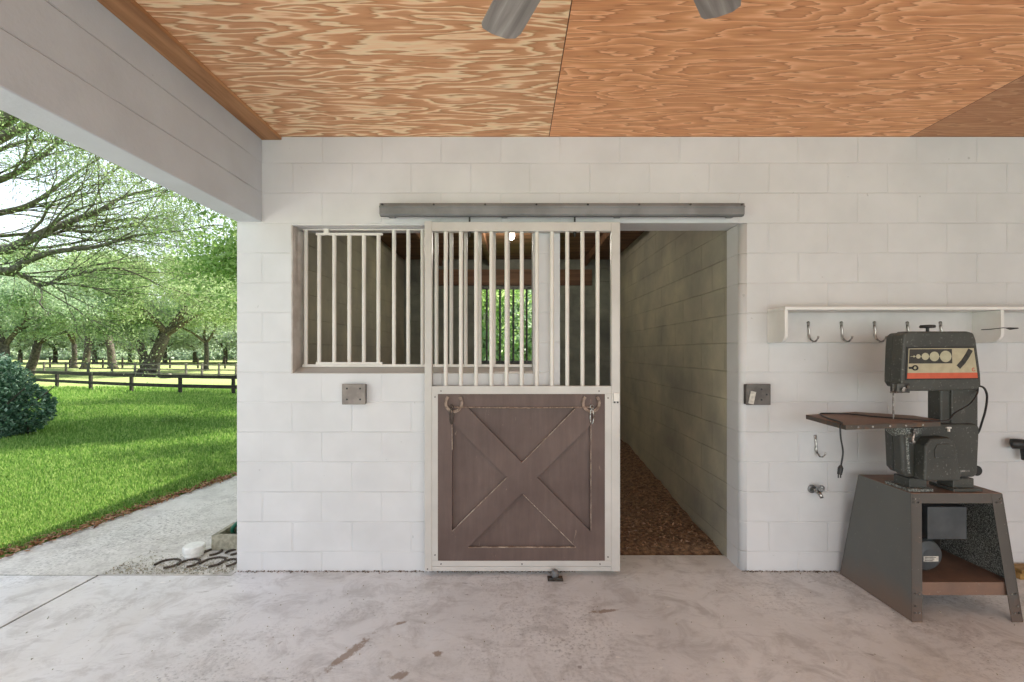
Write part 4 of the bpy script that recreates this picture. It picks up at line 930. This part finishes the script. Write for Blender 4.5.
# near live oak: trunk left of the frame, long limbs sweep into the picture and over the path
rnd = random.Random(77); r = np.random.default_rng(77)
nb = Vector((-21, 14, ground_z(-21, 14)-.1)); no = thing('live_oak', 'big near live oak whose long bare limbs sweep across the sky at left', 'tree', nb)
mb = MB(); tips = []
mb.tube([nb, nb+Vector((.1, 0, 1)), nb+Vector((.3, 0, 3.2)), nb+Vector((.4, 0, 4.8))], [1.0, .75, .65, .6], 14)
crotch = nb+Vector((.35, 0, 4.4))
limbs = [([(0, 250, 14), (20, 244, 14), (49, 230, 14.2), (72, 221, 14.6), (103, 209, 15), (123, 197, 15.4), (158, 188, 16)], .17),
         ([(0, 213, 15.5), (33, 203, 15.7), (66, 180, 16), (96, 160, 16.4)], .13),
         ([(0, 271, 13.5), (25, 262, 13.6), (53, 252, 13.8), (95, 247, 14.2), (135, 236, 14.6), (170, 232, 15)], .13),
         ([(0, 272, 14), (24, 276, 14), (41, 285, 14.1), (74, 275, 14.5), (115, 268, 15), (148, 279, 15.4)], .11),
         ([(0, 236, 16), (40, 233, 16.2), (80, 238, 16.6), (125, 245, 17)], .08),
         ([(0, 180, 14), (30, 165, 14), (60, 142, 14.3), (90, 128, 14.8)], .12),
         ([(0, 150, 17), (40, 140, 17), (85, 150, 17.3), (130, 172, 17.6)], .09),
         ([(60, 226, 14.4), (85, 232, 14.8), (120, 228, 15.2), (160, 215, 15.8)], .06)]
for li, (pl, r0) in enumerate(limbs):
    pts = [P(*p) for p in pl]
    if pl[0][0] == 0:
        st_ = pts[0]; midp = crotch.lerp(st_, .5)+Vector((0, 0, .5)); pts = [crotch, midp]+pts
    pts = sm(pts, 4); K = len(pts); rad = [r0*1.15*(1-.84*i/(K-1)) for i in range(K)]
    mb.tube(pts, rad, 8, cap=False)
    for i in range(max(2, K//4), K):
        if rnd.random() < .72:
            d = (pts[min(i+1, K-1)]-pts[i-1]).normalized(); dd = (d*1.2+Vector((rnd.gauss(.1, .35), rnd.gauss(0, .6), rnd.gauss(.02, .30)))).normalized()
            grow(mb, tips, pts[i].copy(), dd, rnd.uniform(1.2, 2.4), rad[i]*.36, 2, rnd, .02, .34)
    d = (pts[-1]-pts[-3]).normalized(); grow(mb, tips, pts[-1].copy(), d, 1.6, rad[-1], 2, rnd, .05, .5)
nvis = len(tips)
# unseen high limbs (above the beam line), added to dapple the path and lawn
for (tx, ty, tz) in ((-6, 12.5, 9.5), (-9, 9, 8.4), (-12, 12, 8.8), (-4.5, 9.5, 9.2), (-10, 16.5, 10.5), (-5.5, 7.5, 8.0), (-15, 10, 8.2), (-14, 17, 11)):
    tgt = Vector((tx, ty, tz)); a = crotch+Vector((0, 0, 1.0)); pts = sm([a, a.lerp(tgt, .4)+Vector((0, 0, 1.6)), a.lerp(tgt, .75)+Vector((0, 0, 1.0)), tgt], 4); K = len(pts); rad = [.2*(1-.8*i/(K-1)) for i in range(K)]
    mb.tube(pts, rad, 7, cap=False)
    for i in range(5, K):
        dd = Vector((rnd.gauss(.4, .7), rnd.gauss(0, .7), rnd.gauss(.1, .3))).normalized(); grow(mb, tips, pts[i].copy(), dd, 1.4, rad[i]*.5, 2, rnd, .0, .5)
mb.build('limbs', 'bark_near', no, smooth=True)
T = np.array([tuple(t) for t in tips]); A1 = T[:nvis]; B1 = T[nvis:]
ca = A1[r.integers(0, len(A1), 48000)]+r.normal(0, .30, (48000, 3))*np.array([1, 1, .7])
cb_ = B1[r.integers(0, len(B1), 26000)]+r.normal(0, .4, (26000, 3))*np.array([1, 1, .6])
quads('foliage', np.concatenate([ca, cb_]), .042, .020, 'leaf_oak', no, origin=tuple(nb), seed=78, kind='stuff')
Tm = A1[r.integers(0, len(A1), 200)]; reps = 16; bs = np.repeat(Tm, reps, 0); dz = np.tile(np.arange(reps), len(Tm))*.05*r.uniform(.4, 1.5, len(Tm)).repeat(reps); bs = bs+r.normal(0, .025, bs.shape); bs[:, 2] -= dz
quads('hanging_moss', bs, .07, .009, 'moss', no, up=3.0, origin=tuple(nb), seed=79, kind='stuff')

# big shrub at the left
sc0 = Vector((-10.6, 9.0, ground_z(-10.6, 9))); sb = thing('shrub', 'large rounded dark green shrub at the left edge of the lawn', 'shrub', sc0)
r = np.random.default_rng(9); n = 30000
lobes = [(-10.08, 8.8, .80, .55), (-10.5, 9.0, .75, .75), (-11.2, 9.2, .85, .8), (-9.9, 9.2, .35, .50), (-10.0, 8.7, .15, .45), (-10.6, 8.4, .35, .65), (-11.8, 9.1, .8, .85), (-11.3, 8.5, .3, .7), (-12.6, 9.0, .6, .9)]
cs = []
for (x, y, z, rr_) in lobes:
    kx = int(n/len(lobes)); v = r.normal(size=(kx, 3)); v /= np.linalg.norm(v, axis=1)[:, None]; rad = rr_*(1-.28*r.random(kx)**2)*(1+.06*np.sin(v[:, 0]*9+v[:, 2]*11))
    cs.append(v*rad[:, None]+np.array([x, y, z]))
cs = np.concatenate(cs); cs = cs[cs[:, 2] > sc0.z+.01]
quads('foliage', cs, .045, .022, 'leaf_shrub', sb, origin=tuple(sc0), seed=10, kind='stuff')
mb = MB(); rnd = random.Random(5)
for kx in range(10):
    a = sc0+Vector((rnd.uniform(-.9, .9), rnd.uniform(-.3, .3), 0)); mb.tube([a, a+Vector((rnd.uniform(-.3, .3), 0, .5)), a+Vector((rnd.uniform(-.5, .5), rnd.uniform(-.3, .3), 1.0))], [.03, .022, .01], 6)
mb.build('stems', 'bark', sb)
# low weed clump in the lawn
wc = Vector((-8.45, 11.4, ground_z(-8, 11.4))); wp = thing('weed_clump', 'low leafy weed clump growing in the middle of the lawn', 'plant', wc)
v = r.normal(size=(1100, 3))*np.array([.17, .2, .07]); v[:, 2] = abs(v[:, 2])+.03
quads('foliage', v+np.array(tuple(wc)), .035, .016, 'grass', wp, origin=tuple(wc), seed=12, kind='stuff')
mb = MB()
for kx in range(6): mb.tube([wc, wc+Vector((rnd.uniform(-.2, .2), rnd.uniform(-.2, .2), .12))], [.006, .003], 5)
mb.build('stems', 'bark', wp)
